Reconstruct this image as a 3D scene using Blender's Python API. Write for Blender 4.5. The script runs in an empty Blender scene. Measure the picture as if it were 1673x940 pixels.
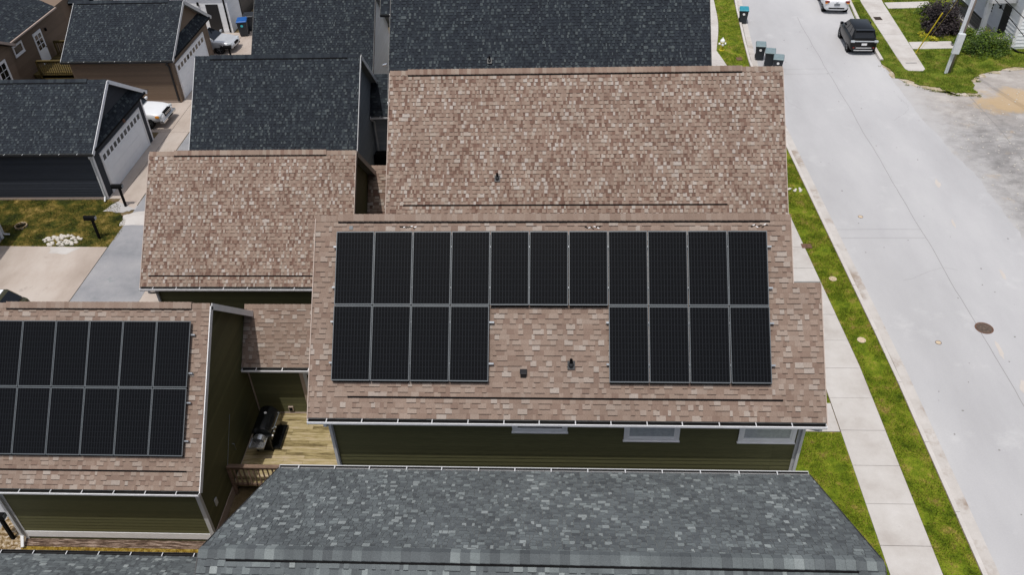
import bpy, math, random
from mathutils import Vector, Matrix, noise
random.seed(11)
R = math.radians
scene = bpy.context.scene
COL = scene.collection
ORG = {}

# ------------------------------------------------------------------ helpers
def lin(c):
    c = c / 255.0
    return c / 12.92 if c <= 0.04045 else ((c + 0.055) / 1.055) ** 2.4
def S(r, g, b, k=1.0):
    return (lin(r) * k, lin(g) * k, lin(b) * k, 1.0)

class MB:
    """collects faces; build() links them as ONE mesh object"""
    def __init__(s):
        s.v = []; s.f = []; s.sh = []; s.mi = []
    def face(s, pts, shade=0.5, m=0):
        i = len(s.v); s.v.extend([tuple(p) for p in pts]); s.f.append(tuple(range(i, i + len(pts)))); s.sh.append(shade); s.mi.append(m)
    def hexa(s, p, shade=0.5, m=0):
        # p: 4 bottom (ccw from above) + 4 top
        i = len(s.v); s.v.extend([tuple(q) for q in p])
        for f in ((3, 2, 1, 0), (4, 5, 6, 7), (0, 1, 5, 4), (1, 2, 6, 5), (2, 3, 7, 6), (3, 0, 4, 7)):
            s.f.append(tuple(i + k for k in f)); s.sh.append(shade); s.mi.append(m)
    def box(s, x0, x1, y0, y1, z0, z1, shade=0.5, m=0):
        s.hexa([(x0, y0, z0), (x1, y0, z0), (x1, y1, z0), (x0, y1, z0), (x0, y0, z1), (x1, y0, z1), (x1, y1, z1), (x0, y1, z1)], shade, m)
    def bar(s, a, b, w, h, shade=0.5, m=0, up=(0, 0, 1)):
        a = Vector(a); b = Vector(b); d = (b - a).normalized(); up = Vector(up)
        sd = d.cross(up)
        if sd.length < 1e-4: sd = d.cross(Vector((0, 1, 0)))
        sd.normalize(); u = sd.cross(d); sd = sd * w / 2; u = u * h / 2
        s.hexa([a - sd - u, a + sd - u, b + sd - u, b - sd - u, a - sd + u, a + sd + u, b + sd + u, b - sd + u], shade, m)
    def tube(s, pts, r, n=8, shade=0.5, m=0, cap=True):
        pts = [Vector(p) for p in pts]; rs = r if isinstance(r, (list, tuple)) else [r] * len(pts)
        base = len(s.v); prev = None
        for k, p in enumerate(pts):
            d = (pts[min(k + 1, len(pts) - 1)] - pts[max(k - 1, 0)]).normalized()
            a = d.cross(Vector((0, 0, 1)))
            if a.length < 1e-3: a = d.cross(Vector((0, 1, 0)))
            a.normalize(); b = d.cross(a)
            for j in range(n):
                t = 2 * math.pi * j / n
                s.v.append(tuple(p + a * rs[k] * math.cos(t) + b * rs[k] * math.sin(t)))
        for k in range(len(pts) - 1):
            for j in range(n):
                s.f.append((base + k * n + j, base + k * n + (j + 1) % n, base + (k + 1) * n + (j + 1) % n, base + (k + 1) * n + j)); s.sh.append(shade); s.mi.append(m)
        if cap:
            s.f.append(tuple(base + j for j in range(n))[::-1]); s.sh.append(shade); s.mi.append(m)
            e = base + (len(pts) - 1) * n
            s.f.append(tuple(e + j for j in range(n))); s.sh.append(shade); s.mi.append(m)
    def lathe(s, c, prof, n=16, shade=0.5, m=0):
        b = len(s.v)
        for r, z in prof:
            for j in range(n): s.v.append((c[0] + r * math.cos(2 * math.pi * j / n), c[1] + r * math.sin(2 * math.pi * j / n), c[2] + z))
        for k in range(len(prof) - 1):
            for j in range(n): s.f.append((b + k * n + j, b + k * n + (j + 1) % n, b + (k + 1) * n + (j + 1) % n, b + (k + 1) * n + j)); s.sh.append(shade); s.mi.append(m)
        s.f.append(tuple(b + j for j in range(n))[::-1]); s.f.append(tuple(b + (len(prof) - 1) * n + j for j in range(n))); s.sh += [shade] * 2; s.mi += [m] * 2
    def poly(s, pts, z, shade=0.5, m=0):
        s.face([(x, y, z) for x, y in pts], shade, m)
    def slab(s, pts, z0, z1, shade=0.5, m=0):
        n = len(pts); i = len(s.v)
        s.v.extend([(x, y, z0) for x, y in pts] + [(x, y, z1) for x, y in pts])
        s.f.append(tuple(i + n + k for k in range(n))); s.sh.append(shade); s.mi.append(m)
        for k in range(n):
            s.f.append((i + k, i + (k + 1) % n, i + n + (k + 1) % n, i + n + k)); s.sh.append(shade); s.mi.append(m)
    def build(s, name, mats, parent=None, smooth=False, bevel=0, sub=0, local=False):
        o0 = Vector((0, 0, 0))
        if parent is not None and not local: o0 = ORG.get(parent, o0)
        me = bpy.data.meshes.new(name)
        me.from_pydata([(a - o0.x, b - o0.y, c - o0.z) for a, b, c in s.v], [], s.f)
        at = me.attributes.new('shade', 'FLOAT', 'FACE'); at.data.foreach_set('value', s.sh)
        if not isinstance(mats, (list, tuple)): mats = [mats]
        for m in mats: me.materials.append(m)
        me.polygons.foreach_set('material_index', s.mi)
        if smooth: me.polygons.foreach_set('use_smooth', [True] * len(s.f))
        me.update()
        o = bpy.data.objects.new(name, me); COL.objects.link(o)
        if parent is not None:
            o.parent = parent; ORG[o] = o0
        if bevel:
            b = o.modifiers.new('bevel', 'BEVEL'); b.width = bevel; b.segments = 2; b.limit_method = 'ANGLE'; b.angle_limit = R(40)
        if sub:
            b = o.modifiers.new('sub', 'SUBSURF'); b.levels = sub; b.render_levels = sub
        return o

def tag(o, label, cat, group=None):
    o['label'] = label; o['category'] = cat
    if group: o['group'] = group
    return o
def thing(name, label, cat, loc=(0, 0, 0), rz=0, group=None):
    o = bpy.data.objects.new(name, None); COL.objects.link(o); o.location = loc; o.rotation_euler = (0, 0, rz)
    o.empty_display_size = 0.3
    ORG[o] = Vector(loc)
    return tag(o, label, cat, group)
def struct(o, kind='structure'):
    o['kind'] = kind; return o
def copy_tree(o, parent=None):
    c = o.copy(); COL.objects.link(c)
    if parent is not None: c.parent = parent
    for ch in list(o.children): copy_tree(ch, c)
    return c

# ------------------------------------------------------------------ materials
def new_mat(name):
    m = bpy.data.materials.new(name); m.use_nodes = True
    nt = m.node_tree; b = nt.nodes['Principled BSDF']
    return m, nt, b
def N(nt, t, **kw):
    n = nt.nodes.new(t)
    for k, v in kw.items():
        if k == 'inp':
            for a, b in v.items(): n.inputs[a].default_value = b
        else: setattr(n, k, v)
    return n
def ramp(nt, stops, interp='LINEAR'):
    n = nt.nodes.new('ShaderNodeValToRGB'); n.color_ramp.interpolation = interp
    e = n.color_ramp.elements
    while len(e) < len(stops): e.new(0.5)
    for k, (p, c) in enumerate(stops): e[k].position = p; e[k].color = c
    return n
def mixc(nt, fac, a, b, mode='MIX'):
    n = nt.nodes.new('ShaderNodeMix'); n.data_type = 'RGBA'; n.blend_type = mode
    for sock, v in ((n.inputs[0], fac), (n.inputs[6], a), (n.inputs[7], b)):
        if isinstance(v, (int, float, tuple)): sock.default_value = v
        else: nt.links.new(v, sock)
    return n.outputs[2]
def noise_f(nt, scale, detail=3, rough=0.55, src=None, w=None):
    n = N(nt, 'ShaderNodeTexNoise', inp={'Scale': scale, 'Detail': detail, 'Roughness': rough})
    if src is not None: nt.links.new(src, n.inputs['Vector'])
    return n.outputs['Fac']
def wpos(nt):
    return nt.nodes.new('ShaderNodeNewGeometry').outputs['Position']
def opos(nt):
    return nt.nodes.new('ShaderNodeTexCoord').outputs['Object']
def bump(nt, b, h, dist=0.01, strength=0.6):
    n = N(nt, 'ShaderNodeBump', inp={'Strength': strength, 'Distance': dist}); nt.links.new(h, n.inputs['Height']); nt.links.new(n.outputs['Normal'], b.inputs['Normal'])

def plain(name, col, rough=0.6, metal=0.0, var=0.12, scale=6.0, spec=0.5):
    m, nt, b = new_mat(name)
    f = noise_f(nt, scale, 4, 0.6, wpos(nt))
    lo = tuple(c * (1 - var) for c in col[:3]) + (1,); hi = tuple(min(1, c * (1 + var)) for c in col[:3]) + (1,)
    r = ramp(nt, [(0.3, lo), (0.7, hi)]); nt.links.new(f, r.inputs[0]); nt.links.new(r.outputs[0], b.inputs['Base Color'])
    b.inputs['Roughness'].default_value = rough; b.inputs['Metallic'].default_value = metal; b.inputs['Specular IOR Level'].default_value = spec
    return m

def shingle_mat(name, stops, interp='LINEAR', gran=0.25, blotch=0.08):
    m, nt, b = new_mat(name)
    a = N(nt, 'ShaderNodeAttribute', attribute_name='shade')
    r = ramp(nt, stops, interp); nt.links.new(a.outputs['Fac'], r.inputs[0])
    p = wpos(nt)
    f1 = noise_f(nt, 55, 2, 0.8, p); f2 = noise_f(nt, 0.9, 4, 0.6, p)
    g = ramp(nt, [(0.25, (1 - gran,) * 3 + (1,)), (0.75, (1 + gran,) * 3 + (1,))]); nt.links.new(f1, g.inputs[0])
    q = ramp(nt, [(0.3, (1 - blotch,) * 3 + (1,)), (0.7, (1 + blotch,) * 3 + (1,))]); nt.links.new(f2, q.inputs[0])
    c = mixc(nt, 1.0, r.outputs[0], g.outputs[0], 'MULTIPLY'); c = mixc(nt, 1.0, c, q.outputs[0], 'MULTIPLY')
    nt.links.new(c, b.inputs['Base Color']); b.inputs['Roughness'].default_value = 0.95; b.inputs['Specular IOR Level'].default_value = 0.2
    bump(nt, b, f1, 0.004, 0.5)
    return m

def siding_mat(name, col, var=0.1, rough=0.65):
    m, nt, b = new_mat(name)
    p = wpos(nt); a = N(nt, 'ShaderNodeAttribute', attribute_name='shade')
    mp = N(nt, 'ShaderNodeMapping', inp={'Scale': (1.5, 1.5, 14)}); nt.links.new(p, mp.inputs[0])
    f = noise_f(nt, 2.0, 5, 0.65, mp.outputs[0])
    ad = N(nt, 'ShaderNodeMath', operation='ADD'); nt.links.new(f, ad.inputs[0]); nt.links.new(a.outputs['Fac'], ad.inputs[1])
    lo = tuple(c * (1 - var) for c in col[:3]) + (1,); hi = tuple(min(1, c * (1 + var)) for c in col[:3]) + (1,)
    r = ramp(nt, [(0.6, lo), (1.4, hi)]); r.color_ramp.elements[1].position = 1.0; nt.links.new(ad.outputs[0], r.inputs[0])
    nt.links.new(r.outputs[0], b.inputs['Base Color']); b.inputs['Roughness'].default_value = rough; b.inputs['Specular IOR Level'].default_value = 0.25
    return m

def ground_mat(name, stops, scale=1.0, fine=40, fvar=0.15, rough=0.9, bd=0.01, stain=None, stretch=(1, 1, 1), attr=0.0):
    m, nt, b = new_mat(name)
    p = wpos(nt); mp = N(nt, 'ShaderNodeMapping', inp={'Scale': stretch}); nt.links.new(p, mp.inputs[0])
    f = noise_f(nt, scale, 6, 0.65, mp.outputs[0])
    if attr:
        a = N(nt, 'ShaderNodeAttribute', attribute_name='shade')
        ma = N(nt, 'ShaderNodeMath', operation='MULTIPLY_ADD', inp={1: attr}); nt.links.new(a.outputs['Fac'], ma.inputs[0])
        sb = N(nt, 'ShaderNodeMath', operation='SUBTRACT', inp={1: attr / 2}); nt.links.new(f, sb.inputs[0]); nt.links.new(sb.outputs[0], ma.inputs[2]); f = ma.outputs[0]
    r = ramp(nt, stops); nt.links.new(f, r.inputs[0])
    f1 = noise_f(nt, fine, 3, 0.7, p)
    g = ramp(nt, [(0.25, (1 - fvar,) * 3 + (1,)), (0.75, (1 + fvar,) * 3 + (1,))]); nt.links.new(f1, g.inputs[0])
    c = mixc(nt, 1.0, r.outputs[0], g.outputs[0], 'MULTIPLY')
    if stain:
        f2 = noise_f(nt, stain[0], 8, 0.7, p); k = ramp(nt, [(stain[1], (0, 0, 0, 1)), (stain[2], (1, 1, 1, 1))]); nt.links.new(f2, k.inputs[0])
        c = mixc(nt, k.outputs[0], c, stain[3])
    nt.links.new(c, b.inputs['Base Color']); b.inputs['Roughness'].default_value = rough; b.inputs['Specular IOR Level'].default_value = 0.2
    bump(nt, b, f1, bd, 0.5)
    return m

K = 0.72   # photograph tone -> base colour under this light
M = {}
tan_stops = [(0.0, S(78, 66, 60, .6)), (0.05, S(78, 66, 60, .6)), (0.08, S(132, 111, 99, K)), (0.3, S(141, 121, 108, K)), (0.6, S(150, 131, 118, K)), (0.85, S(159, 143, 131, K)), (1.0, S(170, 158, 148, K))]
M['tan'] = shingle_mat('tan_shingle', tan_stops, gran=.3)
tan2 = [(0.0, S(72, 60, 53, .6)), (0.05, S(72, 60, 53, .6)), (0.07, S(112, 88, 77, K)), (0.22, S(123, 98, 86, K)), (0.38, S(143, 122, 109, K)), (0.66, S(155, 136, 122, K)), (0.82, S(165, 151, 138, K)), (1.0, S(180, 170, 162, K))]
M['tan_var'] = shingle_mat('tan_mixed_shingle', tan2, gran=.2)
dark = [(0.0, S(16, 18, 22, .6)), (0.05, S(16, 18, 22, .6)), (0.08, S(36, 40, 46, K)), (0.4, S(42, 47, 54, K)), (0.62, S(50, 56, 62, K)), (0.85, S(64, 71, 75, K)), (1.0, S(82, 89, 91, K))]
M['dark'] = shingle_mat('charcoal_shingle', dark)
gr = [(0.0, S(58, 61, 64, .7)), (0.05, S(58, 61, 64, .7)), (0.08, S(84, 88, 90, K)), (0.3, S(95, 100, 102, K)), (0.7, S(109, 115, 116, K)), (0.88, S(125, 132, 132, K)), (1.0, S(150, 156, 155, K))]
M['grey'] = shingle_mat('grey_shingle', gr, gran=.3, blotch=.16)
M['black'] = plain('black_plastic', S(9, 9, 10), 0.75, 0, .15, 6, .12)
M['black_gloss'] = plain('black_enamel', S(16, 17, 18), 0.22, 0, .1)
M['white_trim'] = plain('white_trim', S(225, 225, 226, .95), 0.5, 0, .06, 3)
M['grey_trim'] = plain('grey_trim', S(190, 191, 192, .9), 0.5, 0, .06, 3)
M['tan_trim'] = plain('tan_trim', S(176, 158, 146, .8), 0.6, 0, .08, 3)
M['dark_trim'] = plain('dark_trim', S(32, 32, 34, .8), 0.5, 0, .1, 3)
M['soffit'] = plain('soffit', S(120, 122, 120, .8), 0.6)
M['green'] = siding_mat('green_siding', S(88, 87, 60, .92), .14)
M['brown'] = siding_mat('brown_siding', S(116, 99, 84, .85), .1)
M['navy'] = siding_mat('black_siding', S(54, 58, 66, .8), .12)
M['slate'] = siding_mat('slate_siding', S(140, 146, 152, .9), .08)
M['white_siding'] = siding_mat('white_siding', S(226, 228, 230, .95), .04)
M['door_white'] = plain('white_door', S(232, 235, 238, .98), 0.45, 0, .04, 2)
M['gutter_in'] = plain('gutter_inside', S(18, 17, 16), 0.6)
M['glass_dark'] = plain('dark_glass', S(16, 18, 20), 0.08, 0, .1, 2)
M['glass_blind'] = plain('blind_glass', S(178, 183, 186, .85), 0.15, 0, .15, 9)
M['alu'] = plain('aluminium', S(98, 104, 108, .7), 0.5, 0.2, .06)
M['steel'] = plain('galvanised_steel', S(150, 155, 160, .8), 0.4, 0.7, .15)
M['steel_bright'] = plain('stainless_steel', S(215, 215, 215), 0.25, 0.9, .05)
M['chain_white'] = plain('white_paint', S(235, 235, 235, .9), 0.4, 0, .03)

def panel_mat():
    m, nt, b = new_mat('solar_cells')
    p = opos(nt); sx = nt.nodes.new('ShaderNodeSeparateXYZ'); nt.links.new(p, sx.inputs[0])
    def line(sock, period, width, off):
        a = N(nt, 'ShaderNodeMath', operation='ADD', inp={1: off}); nt.links.new(sock, a.inputs[0])
        md = N(nt, 'ShaderNodeMath', operation='PINGPONG', inp={1: period / 2}); nt.links.new(a.outputs[0], md.inputs[0])
        l = N(nt, 'ShaderNodeMath', operation='LESS_THAN', inp={1: width / 2}); nt.links.new(md.outputs[0], l.inputs[0]); return l.outputs[0]
    v = line(sx.outputs[0], 0.0845, 0.016, 0.0); h = line(sx.outputs[1], 0.166, 0.016, 0.0); h2 = line(sx.outputs[1], 0.083, 0.006, 0.0)
    c = mixc(nt, v, S(12, 13, 15), S(32, 34, 37)); c = mixc(nt, h, c, S(27, 29, 32)); c = mixc(nt, h2, c, S(19, 20, 23))
    nt.links.new(c, b.inputs['Base Color']); b.inputs['Roughness'].default_value = 0.16; b.inputs['IOR'].default_value = 1.14
    return m
M['cells'] = panel_mat()

M['concrete'] = ground_mat('pale_concrete', [(0.3, S(184, 177, 171, .78)), (0.5, S(199, 194, 189, .78)), (0.72, S(210, 206, 202, .78))], .7, 30, .06, .85, .002, (1.6, .62, .8, S(170, 160, 150, .75)))
M['concrete_old'] = ground_mat('worn_concrete', [(0.3, S(166, 152, 140, .75)), (0.5, S(190, 177, 166, .75)), (0.7, S(205, 195, 186, .75))], .35, 25, .07, .85, .002, (1.1, .6, .8, S(140, 130, 122, .75)), (1, .45, 1))
M['road'] = ground_mat('concrete_road', [(0.3, S(178, 177, 178, .76)), (0.5, S(189, 188, 189, .76)), (0.7, S(200, 199, 199, .76))], .18, 22, .05, .85, .002, (.45, .58, .85, S(208, 207, 206, .78)), (1, .35, 1))
M['asphalt'] = ground_mat('alley_asphalt', [(0.3, S(138, 140, 144, .72)), (0.5, S(158, 158, 161, .72)), (0.7, S(172, 171, 172, .72))], .5, 35, .1, .9, .003, (1.3, .6, .75, S(118, 132, 134, .75)))
def gravel_mat():
    m, nt, b = new_mat('pale_gravel'); p = wpos(nt)
    f = noise_f(nt, .5, 8, .68, p); r = ramp(nt, [(.3, S(138, 136, 135, .74)), (.5, S(160, 157, 155, .74)), (.68, S(186, 183, 180, .74))]); nt.links.new(f, r.inputs[0])
    mp = N(nt, 'ShaderNodeMapping', inp={'Scale': (1, 1.7, 1), 'Rotation': (0, 0, .9)}); nt.links.new(p, mp.inputs[0])
    f2 = noise_f(nt, 1.6, 8, .75, mp.outputs[0]); g = ramp(nt, [(.3, (.66,) * 3 + (1,)), (.7, (1.24,) * 3 + (1,))]); nt.links.new(f2, g.inputs[0])
    c = mixc(nt, 1.0, r.outputs[0], g.outputs[0], 'MULTIPLY')
    f3 = noise_f(nt, 30, 3, .8, p); g3 = ramp(nt, [(.3, (.8,) * 3 + (1,)), (.7, (1.18,) * 3 + (1,))]); nt.links.new(f3, g3.inputs[0]); c = mixc(nt, 1.0, c, g3.outputs[0], 'MULTIPLY')
    # ochre clay lying in a hollow of the lot, ragged edge
    d = N(nt, 'ShaderNodeVectorMath', operation='SUBTRACT'); d.inputs[1].default_value = (28.9, 47.7, 0); nt.links.new(p, d.inputs[0])
    sc = N(nt, 'ShaderNodeVectorMath', operation='MULTIPLY'); sc.inputs[1].default_value = (.28, .62, 0); nt.links.new(d.outputs[0], sc.inputs[0])
    ln = N(nt, 'ShaderNodeVectorMath', operation='LENGTH'); nt.links.new(sc.outputs[0], ln.inputs[0])
    n4 = noise_f(nt, .9, 7, .7, p); ad = N(nt, 'ShaderNodeMath', operation='MULTIPLY_ADD', inp={1: -1.9}); nt.links.new(n4, ad.inputs[0]); nt.links.new(ln.outputs['Value'], ad.inputs[2])
    k = ramp(nt, [(.0, (1, 1, 1, 1)), (.35, (0, 0, 0, 1))]); ad2 = N(nt, 'ShaderNodeMath', operation='ADD', inp={1: .0}); nt.links.new(ad.outputs[0], ad2.inputs[0]); nt.links.new(ad2.outputs[0], k.inputs[0])
    kk = N(nt, 'ShaderNodeMath', operation='MULTIPLY', inp={1: .95}); nt.links.new(k.outputs[0], kk.inputs[0]); c = mixc(nt, kk.outputs[0], c, S(186, 156, 108, .7))
    f5 = noise_f(nt, .55, 7, .75, p); k5 = ramp(nt, [(.58, (0, 0, 0, 1)), (.74, (.7, .7, .7, 1))]); nt.links.new(f5, k5.inputs[0]); c = mixc(nt, k5.outputs[0], c, S(196, 172, 140, .75))
    sx = nt.nodes.new('ShaderNodeSeparateXYZ'); nt.links.new(p, sx.inputs[0])
    n7 = noise_f(nt, .6, 7, .7, p); y1 = N(nt, 'ShaderNodeMath', operation='MULTIPLY_ADD', inp={1: 7.0}); nt.links.new(n7, y1.inputs[0]); nt.links.new(sx.outputs[1], y1.inputs[2])
    y2 = N(nt, 'ShaderNodeMapRange', inp={1: 47.0, 2: 52.0, 3: 0.0, 4: .42}); nt.links.new(y1.outputs[0], y2.inputs[0]); c0 = c
    c = mixc(nt, y2.outputs[0], c0, mixc(nt, .75, c0, S(206, 194, 182, .8)))
    n6 = noise_f(nt, .8, 8, .75, p)
    e1 = N(nt, 'ShaderNodeMath', operation='MULTIPLY_ADD', inp={1: 4.5}); nt.links.new(n6, e1.inputs[0]); nt.links.new(sx.outputs[0], e1.inputs[2])
    e2 = N(nt, 'ShaderNodeMapRange', inp={1: 23.4, 2: 25.4, 3: .9, 4: 0.0}); nt.links.new(e1.outputs[0], e2.inputs[0])
    c = mixc(nt, e2.outputs[0], c, S(190, 188, 187, .75))
    nt.links.new(c, b.inputs['Base Color']); b.inputs['Roughness'].default_value = .95; b.inputs['Specular IOR Level'].default_value = .15
    bump(nt, b, f2, .06, .5); return m
M['gravel'] = gravel_mat()
M['mud'] = ground_mat('ochre_mud', [(0.3, S(160, 128, 80, .7)), (0.55, S(184, 152, 100, .7)), (0.7, S(200, 178, 140, .7))], 1.2, 20, .2, .9, .01)
M['soil'] = ground_mat('bare_soil', [(0.3, S(96, 82, 54, .6)), (0.5, S(128, 110, 80, .6)), (0.7, S(160, 142, 112, .6))], 1.1, 18, .25, .95, .02)
M['lawn'] = ground_mat('lawn', [(0.28, S(60, 76, 8, .8)), (0.44, S(96, 113, 16, .8)), (0.56, S(118, 128, 30, .8)), (0.66, S(150, 134, 66, .74)), (.78, S(150, 126, 84, .74))], 1.7, 26, .5, .9, .03, None, (1, 1, 1), .42)
M['lawn_far'] = ground_mat('green_lawn', [(0.28, S(62, 80, 12, .76)), (0.46, S(92, 110, 22, .76)), (0.6, S(118, 126, 40, .76)), (0.72, S(152, 138, 80, .76))], 1.3, 25, .35, .9, .02, None, (1, 1, 1), .35)
M['lawn_dry'] = ground_mat('patchy_lawn', [(0.32, S(34, 42, 10, .7)), (0.45, S(64, 70, 16, .7)), (0.56, S(108, 96, 38, .7)), (0.66, S(160, 138, 78, .7))], 1.2, 22, .4, .9, .02, None, (1, 1, 1), .35)
M['mulch'] = ground_mat('mulch', [(0.35, S(52, 40, 32, .7)), (0.5, S(112, 92, 78, .7)), (0.65, S(180, 160, 146, .7))], 6, 30, .3, .95, .02, None, (.4, 3, 1))
M['straw'] = ground_mat('dry_grass', [(0.35, S(110, 84, 24, .75)), (0.5, S(150, 124, 46, .75)), (0.65, S(176, 156, 90, .75))], 6, 40, .3, .95, .02)
M['straw_pale'] = ground_mat('dusty_fringe', [(0.35, S(150, 138, 100, .76)), (0.5, S(184, 170, 146, .76)), (0.65, S(204, 194, 182, .76))], 1.8, 30, .25, .95, .02)
M['stonebed'] = ground_mat('gravel_bed', [(0.38, S(96, 74, 44, .75)), (0.5, S(150, 128, 92, .75)), (0.62, S(198, 184, 166, .75))], 9, 40, .3, .95, .02)
M['kerb'] = ground_mat('kerb_concrete', [(0.3, S(196, 190, 184, .78)), (0.7, S(212, 207, 202, .78))], 1.5, 30, .06, .85, .002)
M['gutterpan'] = ground_mat('gutter_concrete', [(0.3, S(188, 182, 176, .78)), (0.7, S(206, 201, 196, .78))], 1.2, 30, .06, .85, .002, (.45, .52, .64, S(164, 150, 137, .74)))
M['joint'] = plain('joint_sealant', S(138, 136, 133, .75), .9)
M['orange'] = plain('faded_orange_paint', S(200, 192, 184, .78), .9, 0, .03, 5)
M['iron'] = plain('rusty_iron', S(104, 88, 76, .75), .7, .2, .45, 9)
M['cover'] = plain('pale_cover', S(206, 186, 158, .8), .8, 0, .1, 9)
M['brick'] = plain('brown_cover', S(112, 82, 66, .75), .9, 0, .25, 9)
M['stone'] = plain('white_stone', S(206, 200, 190, .8), .9, 0, .12, 7)

def wood_mat(name, stops, stretch):
    m, nt, b = new_mat(name); p = wpos(nt)
    mp = N(nt, 'ShaderNodeMapping', inp={'Scale': stretch}); nt.links.new(p, mp.inputs[0])
    a = N(nt, 'ShaderNodeAttribute', attribute_name='shade')
    f = noise_f(nt, 1.5, 7, 0.7, mp.outputs[0])
    ma = N(nt, 'ShaderNodeMath', operation='MULTIPLY_ADD', inp={1: .3}); nt.links.new(a.outputs['Fac'], ma.inputs[0])
    sb = N(nt, 'ShaderNodeMath', operation='SUBTRACT', inp={1: .15}); nt.links.new(f, sb.inputs[0]); nt.links.new(sb.outputs[0], ma.inputs[2])
    r = ramp(nt, stops); nt.links.new(ma.outputs[0], r.inputs[0]); nt.links.new(r.outputs[0], b.inputs['Base Color']); b.inputs['Roughness'].default_value = .8
    return m
M['deck'] = wood_mat('deck_wood', [(0.3, S(88, 74, 42, .78)), (0.42, S(140, 124, 82, .8)), (0.56, S(174, 158, 114, .8)), (0.7, S(190, 172, 144, .8))], (1.2, 10, 10))
M['rail_wood'] = wood_mat('rail_wood', [(0.3, S(92, 74, 58, .75)), (0.7, S(158, 130, 112, .75))], (1, 5, 5))
M['fresh_wood'] = wood_mat('yellow_wood', [(0.3, S(64, 54, 20, .6)), (0.7, S(118, 98, 40, .6))], (1, 5, 5))
M['pole_wood'] = wood_mat('pole_wood', [(0.3, S(110, 96, 84, .8)), (0.7, S(170, 158, 148, .8))], (8, 8, .6))
M['conduit'] = plain('grey_conduit', S(205, 209, 212, .95), .45, 0, .06)

# ------------------------------------------------------------------ roofs
def slope(mb, A, u, s, n, xr, L, e=0.143, side=True, wmin=.10, wmax=.33, teeth=.5, band=True, gap=0.0):
    """shingle courses on a slope. A ridge origin, u along ridge, s down slope, n normal; xr(t)->(a,b) range along u"""
    A = Vector(A); u = Vector(u); s = Vector(s).normalized(); n = Vector(n).normalized()
    nc = int(math.ceil(L / e))
    for k in range(nc):
        t1 = L - k * e; t0 = max(0, t1 - e)
        a, b = xr((t0 + t1) / 2); x = a - random.random() * .2
        tooth = random.random() < .5
        while x < b:
            w = random.uniform(wmin, wmax)
            if random.random() < .25: w = random.uniform(wmin * .6, wmin * 1.2)
            x0 = max(a, x); x1 = min(b, x + w - gap); x += w
            if x1 - x0 < .015: continue
            tooth = (not tooth) if random.random() < .82 else tooth
            thick = tooth
            h = .015 if thick else .007; h0 = .003
            sh = .1 + .9 * min(1, max(0, random.gauss(*((.56, .22) if tooth else (.30, .20)))))
            if tooth and random.random() < .13: sh = random.uniform(.86, 1)
            tb = t1 + (random.uniform(0, .006) if thick else 0)
            p = lambda xx, tt, hh: A + u * xx + s * tt + n * hh
            q = [p(x0, tb, h), p(x1, tb, h), p(x1, t0, h0), p(x0, t0, h0)]
            mb.face(q, sh)
            mb.face([p(x0, tb, -.002), p(x1, tb, -.002), q[1], q[0]], sh)
            if side and thick:
                mb.face([p(x0, t0, -.002), p(x0, tb, -.002), q[0], q[3]], sh)
                mb.face([p(x1, tb, -.002), p(x1, t0, -.002), q[2], q[1]], sh)
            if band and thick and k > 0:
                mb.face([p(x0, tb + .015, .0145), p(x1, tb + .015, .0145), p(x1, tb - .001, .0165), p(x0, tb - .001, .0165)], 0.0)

def ridge_caps(mb, x0, x1, yr, zr, sf, sb, wid=.16, step=.145, lift=.05, cvar=(.28, .78)):
    """cap shingles bent over the ridge; sf, sb slope (rise/run) front and back"""
    x = x0
    while x < x1:
        xe = min(x1, x + step); sh = random.uniform(*cvar)
        cf = 1 / math.hypot(1, sf); cb = 1 / math.hypot(1, sb)
        l0 = lift; l1 = lift + .012
        pf = lambda xx, l: (xx, yr - wid * cf, zr - wid * cf * sf + l)
        pb = lambda xx, l: (xx, yr + wid * cb, zr - wid * cb * sb + l)
        top = lambda xx, l: (xx, yr, zr + l * 1.15)
        mb.face([pf(x, l1), pf(xe, l0), top(xe, l0), top(x, l1)], sh); mb.face([top(x, l1), top(xe, l0), pb(xe, l0), pb(x, l1)], sh)
        for q, z in ((pf, 0), (pb, 0)):
            a, b = q(x, l1), q(xe, l0)
            mb.face([(a[0], a[1], a[2] - .022), (b[0], b[1], b[2] - .022), b, a], sh)
        a, t, c = pf(x, l1), top(x, l1), pb(x, l1)
        mb.face([a, t, (t[0], t[1], t[2] - .02), (a[0], a[1], a[2] - .02)], sh); mb.face([t, c, (c[0], c[1], c[2] - .02), (t[0], t[1], t[2] - .02)], sh)
        x = xe

def lap(mb, p0, p1, z0, z1, clip=None, e=.16, thick=.02):
    """lap siding from p0 to p1 (xy), outward normal to the right of travel; clip(z)->(s0,s1)"""
    d = Vector((p1[0] - p0[0], p1[1] - p0[1], 0)); Lw = d.length; d.normalize(); nn = Vector((d.y, -d.x, 0)); P = Vector((p0[0], p0[1], 0))
    z = z0
    while z < z1 - .001:
        zt = min(z1, z + e); sh = random.random() * .5
        a0, a1 = clip(z) if clip else (0, Lw)
        b0, b1 = clip(zt) if clip else (0, Lw)
        if a1 - a0 < .02: break
        pt = lambda s_, zz, o: P + d * s_ + nn * o + Vector((0, 0, zz))
        mb.face([pt(a0, z, thick), pt(a1, z, thick), pt(b1, zt, .002), pt(b0, zt, .002)], sh)
        mb.face([pt(a0, z, 0), pt(a1, z, 0), pt(a1, z, thick), pt(a0, z, thick)], sh)
        z = zt

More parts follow.
